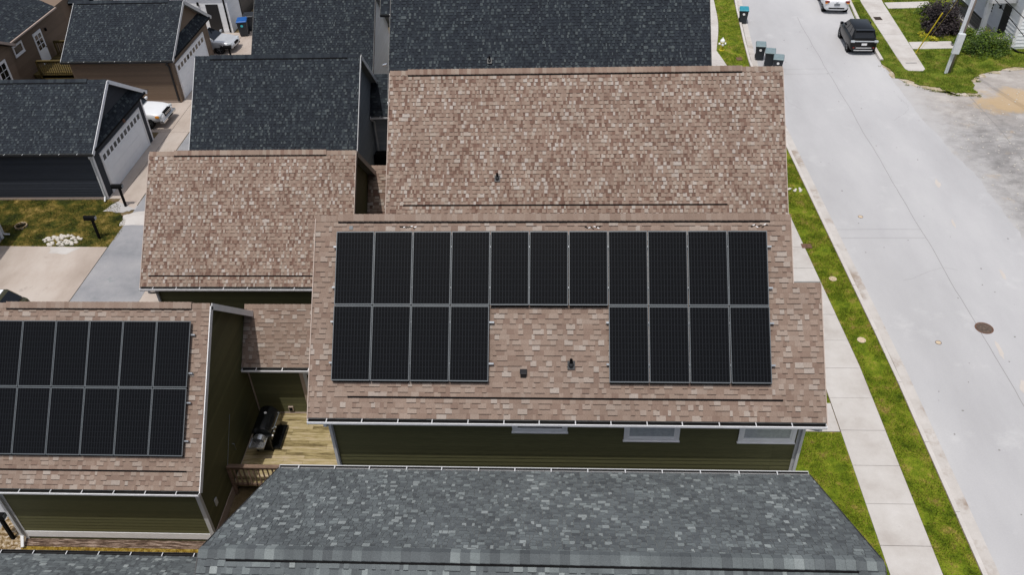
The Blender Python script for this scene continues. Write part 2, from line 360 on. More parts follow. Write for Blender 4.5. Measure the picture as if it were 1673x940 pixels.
def gutter(mb, x0, x1, y, z, sgn=-1, w=.145, hang=.95, mo=0, mi=1, mh=0):
    """K-style gutter along x; y = roof edge, opens upward, extends to y+sgn*w"""
    yo = y + sgn * w
    a, b = min(y, yo), max(y, yo)
    mb.box(x0, x1, min(y, yo - sgn * .035), max(y, yo - sgn * .035), z - .115, z - .10, m=mo)
    ow = (yo - .006, yo + .006)
    yi = yo - sgn * .035
    q = sorted((yi, yi - sgn * .006)); mb.box(x0, x1, q[0], q[1], z - .10, z - .05, m=mo)
    q = sorted((yi, yo)); mb.box(x0, x1, q[0], q[1], z - .056, z - .05, m=mo)
    mb.box(x0, x1, ow[0], ow[1], z - .05, z + .0, m=mo)
    mb.box(x0, x1, yo - .011, yo + .011, z, z + .012, m=mo)
    mb.box(x0, x1, y - sgn * .004 - .004, y - sgn * .004 + .004, z - .098, z - .02, m=mi)
    q0, q1 = sorted((yo - sgn * .007, yo - sgn * .010)); mb.box(x0 + .009, x1 - .009, q0, q1, z - .044, z - .002, m=mi)
    mb.box(x0 + .01, x1 - .01, min(y + sgn * .006, yo - sgn * .042), max(y + sgn * .006, yo - sgn * .042), z - .098, z - .082, m=mi); q = sorted((yo - sgn * .034, yo - sgn * .011)); mb.box(x0 + .01, x1 - .01, q[0], q[1], z - .0495, z - .045, m=mi)
    mb.box(x0, x0 + .008, a, b, z - .10, z + .006, m=mo); mb.box(x1 - .008, x1, a, b, z - .10, z + .006, m=mo)
    x = x0 + hang * .55
    while x < x1 - .1:
        mb.box(x - .013, x + .013, a + .004, b - .004, z + .012, z + .018, m=mh); x += hang * random.uniform(.97, 1.04)

def gable_house(name, label, rx0, rx1, ye, yr, yb, ze, zr, wx0, wx1, wy0, wy1, shm, sid, trim, rake, gut=None, cat='house',
                zb=-.03, e=.143, back_detail=True, vent=None, eave_vent=None, xr=None, gutx=None, corner=True, skirt=None, ridge_cut=None, back_gut=True, detail=True, ridge_mat=None, wmm=(.11, .29), cap=True, cstep=.145, gap=0.0, skip=(), cvar=(.28, .78)):
    H = thing(name, label, cat, ((wx0 + wx1) / 2, (wy0 + wy1) / 2, 0))
    sf = (zr - ze) / (yr - ye); sb = (zr - ze) / (yb - yr)
    # walls: solid core + lap siding
    w = MB(); ins = .01
    topf = ze + sf * (wy0 - ye) - .13; topb = ze + sb * (yb - wy1) - .13
    pk = zr - .16
    w.face([(wx0, wy0, zb), (wx1, wy0, zb), (wx1, wy0, topf), (wx0, wy0, topf)]); w.face([(wx1, wy1, zb), (wx0, wy1, zb), (wx0, wy1, topb), (wx1, wy1, topb)])
    for x in (wx0, wx1): w.face([(x, wy0, zb), (x, wy1, zb), (x, wy1, topb), (x, yr, pk), (x, wy0, topf)])
    lap(w, (wx0, wy0), (wx1, wy0), zb + .15, topf)
    lap(w, (wx1, wy1), (wx0, wy1), zb + .15, topb, e=.32)
    def cl(z, rev=False):
        a = 0 if z <= topf else (z - topf) / (pk - topf) * (yr - wy0)
        b = (wy1 - wy0) if z <= topb else (wy1 - wy0) - (z - topb) / (pk - topb) * (wy1 - yr)
        return ((wy1 - wy0) - b, (wy1 - wy0) - a) if rev else (a, b)
    lap(w, (wx1, wy0), (wx1, wy1), zb + .15, pk, cl)
    lap(w, (wx0, wy1), (wx0, wy0), zb + .15, pk, lambda z: cl(z, True))
    w.build('wall', sid, H)
    # roof deck slab with shingles
    r = MB(); nF = Vector((0, -sf, 1)).normalized(); nB = Vector((0, sb, 1)).normalized()
    LF = math.hypot(yr - ye, zr - ze); LB = math.hypot(yb - yr, zr - ze)
    xr = xr or (lambda t: (rx0, rx1))
    sF = Vector((0, ye - yr, ze - zr)).normalized(); sB = Vector((0, yb - yr, ze - zr)).normalized()
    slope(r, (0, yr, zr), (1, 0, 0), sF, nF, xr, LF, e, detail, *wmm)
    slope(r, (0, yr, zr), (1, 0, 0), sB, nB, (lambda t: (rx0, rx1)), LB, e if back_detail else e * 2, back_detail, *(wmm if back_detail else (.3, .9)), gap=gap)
    # solid deck below the shingles, in strips so that a stepped rake is followed
    ts = [0, LF]
    if ridge_cut: ts = [0, ridge_cut, LF]
    th = .15
    dk = MB()
    for t0, t1 in zip(ts, ts[1:]):
        a, b = xr((t0 + t1) / 2); p0 = Vector((0, yr, zr)) + sF * t0; p1 = Vector((0, yr, zr)) + sF * t1
        dn = Vector((0, 0, -th))
        for q in (0,):
            u0, u1 = Vector((a, 0, 0)), Vector((b, 0, 0))
            dk.hexa([p1 + u0 + dn, p1 + u1 + dn, p0 + u1 + dn, p0 + u0 + dn, p1 + u0 - nF * .003, p1 + u1 - nF * .003, p0 + u1 - nF * .003, p0 + u0 - nF * .003])
    p0 = Vector((0, yr, zr)); p1 = p0 + sB * LB; u0, u1 = Vector((rx0, 0, 0)), Vector((rx1, 0, 0)); dn = Vector((0, 0, -th))
    dk.hexa([p0 + u0 + dn, p0 + u1 + dn, p1 + u1 + dn, p1 + u0 + dn, p0 + u0 - nB * .003, p0 + u1 - nB * .003, p1 + u1 - nB * .003, p1 + u0 - nB * .003])
    ro = r.build('roof', shm, H)
    dk.build('roof_deck', M['soffit'], ro)
    # rake boards, standing proud of the deck ends
    for side in (0, 1):
        rb = MB(); sg = 1 if side else -1
        for t0, t1 in zip(ts, ts[1:]):
            x = xr((t0 + t1) / 2)[side] + sg * .012; p0 = Vector((x, yr, zr - .10)) + sF * t0; p1 = Vector((x, yr, zr - .10)) + sF * t1
            rb.bar(p0, p1, .022, .2, up=nF)
        x = (rx0, rx1)[side] + sg * .012; p0 = Vector((x, yr, zr - .10)); rb.bar(p0, p0 + sB * LB, .022, .2, up=nB)
        rb.build('rake_board', rake, ro)
    if cap:
        c = MB(); lift = .055 if vent else .02
        ridge_caps(c, rx0, rx1, yr, zr, sf, sb, .17, cstep, .02, cvar)
        if vent: ridge_caps(c, vent[0], vent[1], yr, zr, sf, sb, .19, cstep, .06, cvar)
        c.build('ridge_cap', ridge_mat or shm, ro)
    if vent:
        v = MB(); cf = 1 / math.hypot(1, sf); wv = .215
        for sg, sl in ((-1, sf), (1, sb)):
            v.hexa([(vent[0], yr, zr), (vent[1], yr, zr), (vent[1], yr + sg * wv * cf, zr - wv * cf * sl), (vent[0], yr + sg * wv * cf, zr - wv * cf * sl),
                    (vent[0], yr, zr + .05), (vent[1], yr, zr + .05), (vent[1], yr + sg * wv * cf, zr - wv * cf * sl + .022), (vent[0], yr + sg * wv * cf, zr - wv * cf * sl + .022)])
        v.build('ridge_vent', M['black'], ro)
    if eave_vent:
        x0, x1, up_ = eave_vent; v = MB()
        t = LF - round(up_ / e) * e
        p = Vector((0, yr, zr)) + sF * t
        for (xa, xb) in ((x0, x1),):
            a = p + Vector((xa, 0, 0)); b = p + Vector((xb, 0, 0))
            v.hexa([a + sF * .028, b + sF * .028, b - sF * .02, a - sF * .02, a + sF * .028 + nF * .020, b + sF * .028 + nF * .020, b - sF * .02 + nF * .034, a - sF * .02 + nF * .034])
        v.build('eave_vent', M['black'], ro)
    # eaves: fascia + gutters
    f = MB(); g0, g1 = gutx or xr(LF - .05)
    f.box(g0 + .01, g1 - .01, ye + .004, ye + .024, ze - .19, ze - .012)
    f.build('fascia', rake, H); f = MB()
    f.box(rx0 + .01, rx1 - .01, yb - .024, yb - .004, ze - .19, ze - .012)
    f.build('fascia', rake, H)
    if gut:
        g = MB(); gutter(g, g0, g1, ye, ze - .03, -1, mh=2); g.build('gutter', [gut, M['gutter_in'], M['grey_trim']], H)
        if back_gut:
            g = MB(); gutter(g, rx0, rx1, yb, ze - .03, 1, mh=2); g.build('gutter', [gut, M['gutter_in'], M['grey_trim']], H)
    if corner:
        for (x, y) in ((wx0, wy0), (wx1, wy0), (wx1, wy1), (wx0, wy1)):
            if (x, y) in skip: continue
            c = MB(); dx = 1 if x == wx0 else -1; dy = 1 if y == wy0 else -1
            tz = topf if y == wy0 else topb
            xa, xb = sorted((x - dx * .022, x + dx * .11)); ya, yb2 = sorted((y - dy * .022, y + dy * .0))
            c.box(xa, xb, ya, yb2, zb, tz - .03); xa, xb = sorted((x - dx * .022, x)); ya, yb2 = sorted((y + dy * .002, y + dy * .11)); c.box(xa, xb, ya, yb2, zb, tz - .03)
            c.build('corner_board', trim, H)
    if skirt:
        s_ = MB(); zs0, zs1 = skirt[0], skirt[1]
        s_.box(wx0 + .115, wx1 - .115, wy0 - .028, wy0 - .001, zs0, zs1); s_.build('skirt_board', skirt[2] if len(skirt) > 2 else trim, H)
    return H, ro, dict(sf=sf, LF=LF, sF=sF, nF=nF, topf=topf, topb=topb, yr=yr, zr=zr)

def downspout(H, pts, mat, w=.085, name='downspout'):
    d = MB()
    for a, b in zip(pts, pts[1:]):
        d.bar(a, b, w, w * .75, up=(0, 1, 0) if abs(a[2] - b[2]) > .3 else (0, 0, 1))
    return d.build(name, mat, H, bevel=.012)

def pipe_vent(ro, x, y, z):
    v = MB()
    v.hexa([(x - .10, y - .10, z - .075), (x + .10, y - .10, z - .075), (x + .10, y + .07, z + .09), (x - .10, y + .07, z + .09), (x - .10, y - .10, z - .06), (x + .10, y - .10, z - .06), (x + .10, y + .07, z + .105), (x - .10, y + .07, z + .105)])
    v.lathe((x, y, z - .05), [(.085, 0), (.07, .1), (.045, .13), (.042, .15)], 14)
    v.lathe((x, y, z + .08), [(.04, 0), (.04, .14), (.03, .14), (.03, .06)], 14, m=1)
    return v.build('vent_pipe', [M['dark_trim'], M['black']], ro, smooth=False)

def window(H, axis, pos, a0, a1, z0, z1, out, casing=.1, trim=None, glass=None, bars=(0, 0), name='window', sash=None):
    """axis 'y': window in a wall facing along y at y=pos, spans x a0..a1 ; axis 'x': spans y. out=+-1 outward"""
    trim = trim or M['grey_trim']; glass = glass or M['glass_dark']; sash = sash or M['white_trim']
    def bx(mb, u0, u1, d0, d1, za, zb, **k):
        d0, d1 = sorted((pos + out * d0, pos + out * d1))
        if axis == 'y': mb.box(u0, u1, d0, d1, za, zb, **k)
        else: mb.box(d0, d1, u0, u1, za, zb, **k)
    c = MB()
    bx(c, a0, a1, .0, .045, z0, z0 + casing); bx(c, a0, a1, .0, .045, z1 - casing, z1)
    bx(c, a0, a0 + casing, .0, .044, z0 + casing, z1 - casing); bx(c, a1 - casing, a1, .0, .044, z0 + casing, z1 - casing)
    bx(c, a0 - .02, a1 + .02, .0, .07, z0 - .03, z0)
    w = c.build(name, trim, H)
    s = MB(); t = .05; b0, b1, c0, c1 = a0 + casing, a1 - casing, z0 + casing, z1 - casing
    bx(s, b0, b1, .0, .032, c0, c0 + t); bx(s, b0, b1, .0, .032, c1 - t, c1); bx(s, b0, b0 + t, .0, .032, c0 + t, c1 - t); bx(s, b1 - t, b1, .0, .032, c0 + t, c1 - t)
    for k in range(bars[0]):
        u = b0 + (b1 - b0) * (k + 1) / (bars[0] + 1); bx(s, u - .013, u + .013, .0, .028, c0 + t, c1 - t)
    for k in range(bars[1]):
        u = c0 + (c1 - c0) * (k + 1) / (bars[1] + 1); bx(s, b0 + t, b1 - t, .0, .029, u - .013, u + .013)
    s.build('frame', sash, w)
    g = MB(); bx(g, b0 + t, b1 - t, .0, .018, c0 + t, c1 - t); g.build('pane', glass, w)
    return w

# ------------------------------------------------------------------ house A (front tan house with solar panels)
AY, AZR = 19.79, 10.41
cutA = math.hypot(AY - 18.47, (AY - 18.47) * .953)
A, Aroof, ai = gable_house('house', 'dark green two storey house whose tan roof carries the large solar array',
    -6.75, 6.30, 15.75, AY, 23.83, 6.57, AZR, -6.36, 5.95, 16.12, 23.45, M['tan'], M['green'], M['grey_trim'], M['tan_trim'], M['white_trim'],
    vent=(-6.12, 5.75), eave_vent=(-5.68, 5.93, .52), xr=lambda t: (-6.75, 7.03) if t > cutA else (-6.75, 6.30), ridge_cut=cutA, skip=((5.95, 16.12),))
w = MB(); tz = ai['topf']
w.hexa([(5.94, 16.12, -.03), (6.62, 16.12, -.03), (6.62, 18.15, -.03), (5.94, 18.15, -.03), (5.94, 16.12, tz), (6.62, 16.12, tz), (6.62, 18.15, tz + 1.9), (5.94, 18.15, tz + 1.9)])
lap(w, (5.94, 16.12), (6.62, 16.12), .12, tz); lap(w, (6.62, 16.12), (6.62, 18.15), .12, tz + 1.9, lambda z: (max(0, (z - tz) / .95), 2.03)); w.build('bay_wall', M['green'], A)
c = MB(); c.box(6.51, 6.645, 16.095, 16.105, -.03, tz); c.box(6.634, 6.645, 16.106, 16.22, -.03, tz); c.build('corner_board', M['grey_trim'], A)
wn = [(-1.25, .27, 5.74), (1.82, 3.33, 5.44), (4.93, 6.46, 5.42)]
for i, (a, b, z) in enumerate(wn):
    window(A, 'y', 16.108, a, b, z, z + .72, -1, .1, M['white_trim'], M['glass_dark'] if i == 0 else M['glass_blind'], (0, 0), sash=M['chain_white'])
downspout(A, [(-6.3, 15.69, 6.43), (-6.3, 15.69, 6.32), (-6.3, 16.03, 6.05), (-6.3, 16.03, .2), (-6.3, 15.7, .05)], M['grey_trim'])
downspout(A, [(6.9, 15.69, 6.43), (6.9, 15.69, 6.34), (6.62, 16.03, 6.1), (6.62, 16.03, .2), (6.62, 15.7, .05)], M['grey_trim'])
pipe_vent(Aroof, .36, 16.80, 7.58)
v = MB(); v.box(-1.0, -.84, 16.55, 16.70, 7.24, 7.50); v.box(-1.015, -.825, 16.53, 16.715, 7.50, 7.52); v.build('box_vent', M['dark_trim'], Aroof, bevel=.01)
nA = ai['nF']
def onA(x, y, h): return Vector((x, y, AZR - (AY - y) * ai['sf'])) + nA * h
for cx_ in (-4.15, .95, 5.45):
    v = MB()
    for k in range(9):
        x = cx_ + (k - 4) * .05 + random.uniform(-.01, .01); y = 19.56 + random.uniform(-.03, .03)
        p = onA(x, y, .018); v.bar(p - Vector((.03, 0, 0)), p + Vector((.03, 0, 0)) + ai['sF'] * random.uniform(-.04, .04), .018, .012, m=random.choice((0, 0, 1)), up=nA)
    v.build('bracket_residue', [M['black'], M['chain_white']], Aroof)
v = MB(); p = onA(-5.75, 19.55, .02); v.bar(p - Vector((.05, 0, 0)), p + Vector((.05, 0, 0)), .1, .02, up=nA); v.build('flashing_plate', M['alu'], Aroof)
# connecting wing between house and garage
def wing(H, x0, x1, y0, roofm, sidm, gutm, trim, ze=3.03, run=1.6, ov=.35, zb=-.03, spout=False):
    ye = y0 - ov; yr = ye + run; zr = ze + run * .955
    w = MB(); yb = yr + run - ov
    w.box(x0, x1, y0, yb, zb, ze + .955 * ov - .16)
    lap(w, (x0, y0), (x1, y0), zb + .15, ze + .955 * ov - .16)
    wo = w.build('wing_wall', sidm, H)
    r = MB(); nF = Vector((0, -.955, 1)).normalized(); nB = Vector((0, .955, 1)).normalized(); L = math.hypot(run, run * .955)
    sF = Vector((0, -1, -.955)).normalized(); sB = Vector((0, 1, -.955)).normalized()
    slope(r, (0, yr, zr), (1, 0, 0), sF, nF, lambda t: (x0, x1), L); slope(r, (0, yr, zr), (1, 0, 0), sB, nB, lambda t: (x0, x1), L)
    ro = r.build('wing_roof', roofm, H)
    d = MB()
    for s_, n_ in ((sF, nF), (sB, nB)):
        a = Vector((0, yr, zr)); b = a + s_ * L; u0 = Vector((x0, 0, 0)); u1 = Vector((x1, 0, 0)); dn = Vector((0, 0, -.14))
        q = [b + u0 + dn, b + u1 + dn, a + u1 + dn, a + u0 + dn, b + u0 - n_ * .003, b + u1 - n_ * .003, a + u1 - n_ * .003, a + u0 - n_ * .003]
        if s_.y > 0: q = [q[3], q[2], q[1], q[0], q[7], q[6], q[5], q[4]]
        d.hexa(q)
    d.build('roof_deck', M['soffit'], ro)
    c = MB(); ridge_caps(c, x0, x1, yr, zr, .955, .955, .17, .145, .02); c.build('ridge_cap', roofm, ro)
    g = MB(); gutter(g, x0 + .02, x1, ye, ze - .03, -1, mh=2); g.build('wing_gutter', [gutm, M['gutter_in'], M['chain_white']], H)
    return wo
wo = wing(A, -11.07, -6.38, 21.75, M['tan'], M['green'], M['white_trim'], M['grey_trim'])
# patio door in the wing wall
d = MB(); y = 21.736
for (x0, x1, z0, z1) in ((-9.2, -9.07, .42, 2.5), (-7.4, -7.27, .42, 2.5), (-9.2, -7.27, 2.5, 2.62)): d.box(x0, x1, y - .045, y, z0, z1)
do = d.build('patio_door', M['tan_trim'], A)
d = MB()
for (x0, x1, z0, z1) in ((-9.07, -8.95, .42, 2.5), (-8.3, -8.17, .42, 2.5), (-7.52, -7.4, .42, 2.5)): d.box(x0, x1, y - .03, y, z0, z1)
d.box(-8.95, -7.52, y - .028, y, .42, .55); d.box(-8.95, -7.52, y - .028, y, 2.4, 2.5); d.build('frame', M['grey_trim'], do)
d = MB(); d.box(-8.95, -8.3, y - .015, y, .55, 2.4); d.box(-8.17, -7.52, y - .015, y, .55, 2.4); d.build('pane', M['glass_dark'], do)
d = MB(); d.box(-9.93, -9.75, 21.68, 21.735, .55, .75); d.box(-9.90, -9.78, 21.672, 21.68, .57, .72, m=1); d.build('outlet_cover', [M['tan_trim'], M['black']], A)
d = MB(); d.box(-11.02, -9.1, 21.70, 21.733, .40, .44); d.build('ledger_strip', M['tan_trim'], A)
d = MB(); d.box(-11.06, -11.02, 21.69, 21.733, .42, 3.0); d.build('inside_corner_trim', M['tan_trim'], A)

# ------------------------------------------------------------------ garage B
B, Broof, bi = gable_house('garage', 'dark green garage with solar panels on its tan roof, left of the grill deck',
    -17.85, -10.77, 16.03, 20.14, 24.25, 3.01, 6.94, -17.5, -11.1, 16.38, 23.9, M['tan'], M['green'], M['grey_trim'], M['white_trim'], M['white_trim'], cat='garage',
    vent=(-17.3, -11.35), eave_vent=(-17.4, -11.2, .58), skirt=(.12, .40, M['white_trim']))
downspout(B, [(-17.6, 15.96, 2.85), (-17.6, 15.96, 2.75), (-17.52, 16.30, 2.5), (-17.52, 16.30, .25), (-17.4, 15.95, .08)], M['grey_trim'], .1)
d = MB(); d.box(-11.075, -11.045, 17.0, 17.16, 1.0, 1.28); d.build('outlet_cover', M['grey_trim'], B)
d = MB(); d.tube([(-11.06, 19.15, 1.6), (-10.99, 19.15, 1.58), (-10.99, 19.15, 1.3), (-11.06, 19.15, 1.28)], .014, 6); d.build('hose_bib', M['steel'], B)
d = MB(); d.box(-11.098, -11.06, 16.5, 21.7, -.03, .36); d.build('base_trim', M['tan_trim'], B)

# ------------------------------------------------------------------ house C and its garage
C_, Croof, ci = gable_house('house', 'house under the widest mottled tan roof, bare of panels, behind the large solar array',
    -6.17, 8.03, 25.35, 29.40, 33.45, 6.52, 10.41, -5.8, 7.65, 25.72, 33.1, M['tan_var'], M['green'], M['grey_trim'], M['tan_trim'], M['white_trim'],
    vent=(-5.5, 6.6), eave_vent=(-5.55, 5.95, .60), wmm=(.06, .14))
pipe_vent(Croof, -2.17, 26.45, 7.60)
Cg, Cgroof, _ = gable_house('garage', 'green gabled garage under a mottled tan roof without solar panels',
    -16.42, -8.02, 25.85, 29.80, 33.75, 3.12, 6.90, -16.08, -8.36, 26.2, 33.4, M['tan_var'], M['green'], M['grey_trim'], M['tan_trim'], M['white_trim'], cat='garage',
    vent=(-15.4, -9.2), eave_vent=(-16.1, -9, .45), wmm=(.06, .14))
wing(C_, -8.33, -5.82, 31.4, M['tan_var'], M['green'], M['white_trim'], M['grey_trim'])
downspout(Cg, [(-16.1, 25.78, 2.95), (-16.1, 25.78, 2.86), (-16.0, 26.12, 2.6), (-16.0, 26.12, .1)], M['grey_trim'])

# ------------------------------------------------------------------ house D and its garage
D, Droof, _ = gable_house('house', 'house with the wide charcoal shingle roof at the top middle of the photo',
    -7.6, 6.73, 34.95, 39.0, 43.05, 6.55, 10.41, -7.2, 6.4, 35.3, 42.7, M['dark'], M['slate'], M['grey_trim'], M['dark_trim'], M['white_trim'], vent=(-7, 6), wmm=(.06, .14))
pipe_vent(Droof, -3.06, 36.2, 7.82)
Dg, Dgroof, _ = gable_house('garage', 'grey gabled garage under a charcoal roof directly behind the mottled tan garage',
    -17.75, -9.57, 35.2, 39.25, 43.3, 3.05, 6.92, -17.4, -9.92, 35.55, 42.95, M['dark'], M['slate'], M['grey_trim'], M['grey_trim'], M['dark_trim'], cat='garage', vent=(-17.0, -10.2), wmm=(.06, .14))
wing(D, -9.88, -7.22, 40.95, M['dark'], M['slate'], M['white_trim'], M['grey_trim'], ze=2.95, run=1.65)
downspout(D, [(-9.8, 40.5, 2.82), (-9.8, 40.5, 2.74), (-9.75, 40.86, 2.5), (-9.75, 40.86, .1)], M['grey_trim'])
downspout(D, [(-7.75, 36.5, 7.6), (-7.95, 36.5, 7.55)], M['steel_bright'], .12, 'gutter_outlet')

Eg, Egroof, _ = gable_house('garage', 'white sided garage under a charcoal roof, left of the widest charcoal roof',
    -17.55, -10.5, 45.05, 49.1, 53.15, 3.05, 6.92, -17.2, -10.85, 45.4, 52.8, M['dark'], M['white_siding'], M['white_trim'], M['dark_trim'], M['dark_trim'], cat='garage', wmm=(.06, .14))
w_ = MB(); w_.box(-10.2, -8.2, 46.5, 48.5, 3.2, 5.0)
Eh, _, _ = gable_house('house', 'house seen only as a dark roof corner between two charcoal roofs, top edge',
    -9.7, 5.0, 45.6, 49.4, 53.2, 6.55, 10.2, -9.3, 4.7, 46.0, 52.8, M['dark'], M['white_siding'], M['white_trim'], M['dark_trim'], M['dark_trim'], wmm=(.12, .30), back_detail=False, back_gut=False)

# ------------------------------------------------------------------ garages across the alley
def garage_door(H, x, y0, y1, z1, npan=9):
    t = MB()
    for (a, b, z0, zz) in ((y0 - .14, y0, 0, z1), (y1, y1 + .14, 0, z1), (y0 - .14, y1 + .14, z1, z1 + .14)): t.box(x, x + .055, a, b, z0, zz)
    fr = t.build('door_casing', M['white_trim'], H)
    d = MB(); h = z1 / 4
    for k in range(4): d.box(x - .06, x + .034, y0 + .005, y1 - .005, k * h + .008, (k + 1) * h - .008)
    d.box(x - .07, x + .026, y0, y1, 0, z1)
    do = d.build('garage_door', M['door_white'], H)
    step = (y1 - y0) / npan
    for k in range(npan):
        p = MB()
        a = y0 + (k + .5) * step; p.box(x + .02, x + .04, a - step * .32, a + step * .32, 3 * h + .14, 4 * h - .12)
        p.build('pane', M['glass_dark'], do)
def pent(H, x, y0, y1, z0, z1, ext, roofm, ins=1.05):
    r = MB(); s_ = Vector((ext, 0, z0 - z1)).normalized(); n_ = Vector((z1 - z0, 0, ext)).normalized(); L = math.hypot(ext, z1 - z0)
    slope(r, (x, 0, z1), (0, 1, 0), s_, n_, lambda t: (y0 + ins * (1 - t / L), y1 - ins * (1 - t / L)), L)
    r.hexa([(x, y0, z0 - .12), (x + ext - .005, y0, z0 - .12), (x + ext - .005, y1, z0 - .12), (x, y1, z0 - .12), (x, y0 + ins, z1 - .01), (x + ext - .005, y0, z0 - .01), (x + ext - .005, y1, z0 - .01), (x, y1 - ins, z1 - .01)], 0)
    r.build('pent_roof', roofm, H)

F_, Froof, fi = gable_house('garage', 'black sided garage with white door and white roof edge beside the patchy lawn',
    -31.2, -23.28, 36.9, 40.45, 44.05, 2.92, 5.22, -30.9, -23.6, 37.25, 43.7, M['dark'], M['navy'], M['white_trim'], M['white_trim'], M['dark_trim'], cat='garage', skirt=(-.02, .12, M['tan_trim']), vent=(-31, -24.3), wmm=(.06, .14))
garage_door(F_, -23.6, 38.05, 43.0, 2.2, 11)
pent(F_, -23.6, 37.15, 43.8, 2.98, 3.6, .36, M['dark'])
d = MB(); d.lathe((-23.2, 40.6, 2.72), [(.03, 0), (.09, .02), (.07, .14), (.02, .2)], 10); d.build('wall_lamp', M['brick'], F_)
downspout(F_, [(-23.5, 36.83, 2.75), (-23.5, 36.83, 2.66), (-23.66, 37.17, 2.4), (-23.66, 37.17, .2), (-23.6, 36.9, .05)], M['grey_trim'], .08)

G_, Groof, gi = gable_house('garage', 'brown sided garage with pale door and dark downspout behind the white truck',
    -30.25, -23.28, 48.25, 51.9, 55.5, 2.92, 5.25, -29.95, -23.6, 48.6, 55.1, M['dark'], M['brown'], M['brown'], M['grey_trim'], M['dark_trim'], cat='garage', skirt=(-.02, .1, M['tan_trim']), vent=(-30, -24.2), wmm=(.06, .14))
garage_door(G_, -23.6, 49.15, 54.05, 2.2, 9)
pent(G_, -23.6, 48.5, 55.2, 2.98, 3.6, .36, M['dark'])
downspout(G_, [(-23.62, 48.2, 2.75), (-23.75, 48.2, 2.66), (-23.75, 48.52, 2.4), (-23.75, 48.52, .1)], M['dark_trim'], .1)

# white garage at the end of the alley
I_ = thing('garage', 'white sided garage with black side door and black downspout behind the silver car', 'garage', (-28, 63, 0))
w = MB(); w.box(-32, -23.75, 59.95, 68, -.03, 3.1); lap(w, (-32, 59.95), (-23.75, 59.95), .1, 3.1, e=.3, thick=.006); lap(w, (-23.75, 59.95), (-23.75, 68), .1, 3.1, e=.3, thick=.006)
w.build('wall', M['white_siding'], I_)
r = MB(); slope(r, (0, 64, 5.4), (1, 0, 0), (0, -4.3, -2.3), (0, -2.3, 4.3), lambda t: (-32.3, -23.4), 4.88, side=False); slope(r, (0, 64, 5.4), (1, 0, 0), (0, 4.3, -2.3), (0, 2.3, 4.3), lambda t: (-32.3, -23.4), 4.88, .28, False)
r.box(-32.2, -23.5, 60, 68, 2.9, 3.1, 0); r.face([(-23.74, 60, 3.1), (-23.74, 68, 3.1), (-23.74, 64, 5.35)], .0); r.build('roof', M['dark'], I_)
d = MB(); d.box(-25.35, -24.45, 59.90, 59.95, .05, 2.1); d.build('side_door', M['dark_trim'], I_)
downspout(I_, [(-23.95, 59.88, 3.0), (-23.95, 59.88, .05)], M['black'], .1)
d = MB(); d.box(-23.75, -23.70, 62.35, 67.2, .0, 2.3)
for k in range(5): d.box(-23.70, -23.69, 62.4, 67.1, .03 + k * .45, .42 + k * .45)
d.build('garage_door', M['dark_trim'], I_)
d = MB(); d.lathe((-25.85, 59.85, 2.05), [(.05, 0), (.09, .05), (.07, .22), (.03, .26)], 10); d.build('wall_lamp', M['black'], I_)

# brown house far left
Hh = thing('house', 'brown sided house with white glazed door and charcoal roof, far left', 'house', (-38, 52, 0))
w = MB(); x = -34.2
w.box(-42, x, 49, 58.6, -.03, 3.5); lap(w, (x, 49), (x, 57), .0, 3.5)
w.box(-42, x + .5, 42, 49.0, -.03, 3.62)
lap(w, (x + .5, 42), (x + .5, 49.0), .0, 3.6)
def gcl(z): return (max(0, (z - 3.6) / .52), 7.0 - max(0, (z - 3.6) / .52))
w.face([(x + .5, 42, 3.6), (x + .5, 49, 3.6), (x + .5, 45.5, 5.42)]); lap(w, (x + .5, 42), (x + .5, 49.0), 3.6, 5.4, gcl)
w.build('wall', M['brown'], Hh)
r = MB()
slope(r, (-39, 0, 6.45), (0, 1, 0), (5.15, 0, -2.78), (2.78, 0, 5.15), lambda t: (48.6, 55.6), 5.85, side=False)
slope(r, (0, 45.5, 5.65), (1, 0, 0), (0, -3.85, -2.0), (0, -2.0, 3.85), lambda t: (-41, x + .8), 4.34, side=False)
slope(r, (0, 45.5, 5.65), (1, 0, 0), (0, 3.85, -2.0), (0, 2.0, 3.85), lambda t: (-41, x + .8), 4.34, side=False)
ro = r.build('roof', M['dark'], Hh)
r = MB(); r.hexa([(-39, 48.6, 6.3), (-33.87, 48.6, 3.5), (-33.87, 55.6, 3.5), (-39, 55.6, 6.3), (-39, 48.6, 6.44), (-33.87, 48.6, 3.66), (-33.87, 55.6, 3.66), (-39, 55.6, 6.44)])
for sg in (-1, 1): r.bar((x + .6, 45.5, 5.56), (x + .6, 45.5 + sg * 3.85, 3.56), .4, .16, up=(0, sg * .46, .88))
r.build('roof_deck', M['dark_trim'], ro)
r = MB(); r.bar((x + .82, 45.5, 5.57), (x + .82, 49.35, 3.57), .03, .16); r.bar((x + .82, 45.5, 5.57), (x + .82, 41.65, 3.57), .03, .16); r.build('rake_board', M['tan_trim'], ro)
g = MB(); g.bar((-33.8, 49.4, 3.6), (-33.8, 55.6, 3.6), .1, .09); g.build('gutter', M['tan_trim'], Hh)
window(Hh, 'x', x + .512, 47.1, 48.2, 1.6, 3.15, 1, .1, M['white_trim'], M['glass_dark'], (1, 2))
window(Hh, 'x', x + .012, 50.05, 51.2, 2.45, 3.15, 1, .08, M['white_trim'], M['glass_dark'])
d = MB(); d.box(x, x + .05, 52.55, 53.6, .85, 2.95); do = d.build('door', M['door_white'], Hh)
d = MB()
for i in range(2):
    for k in range(3): d.box(x + .05, x + .06, 52.68 + i * .42, 53.02 + i * .42, 1.8 + k * .34, 2.08 + k * .34)
d.build('pane', M['glass_dark'], do)
d = MB(); d.tube([(x + .06, 53.5, 1.75), (x + .1, 53.5, 1.75)], .03, 8); d.build('handle', M['black'], do)
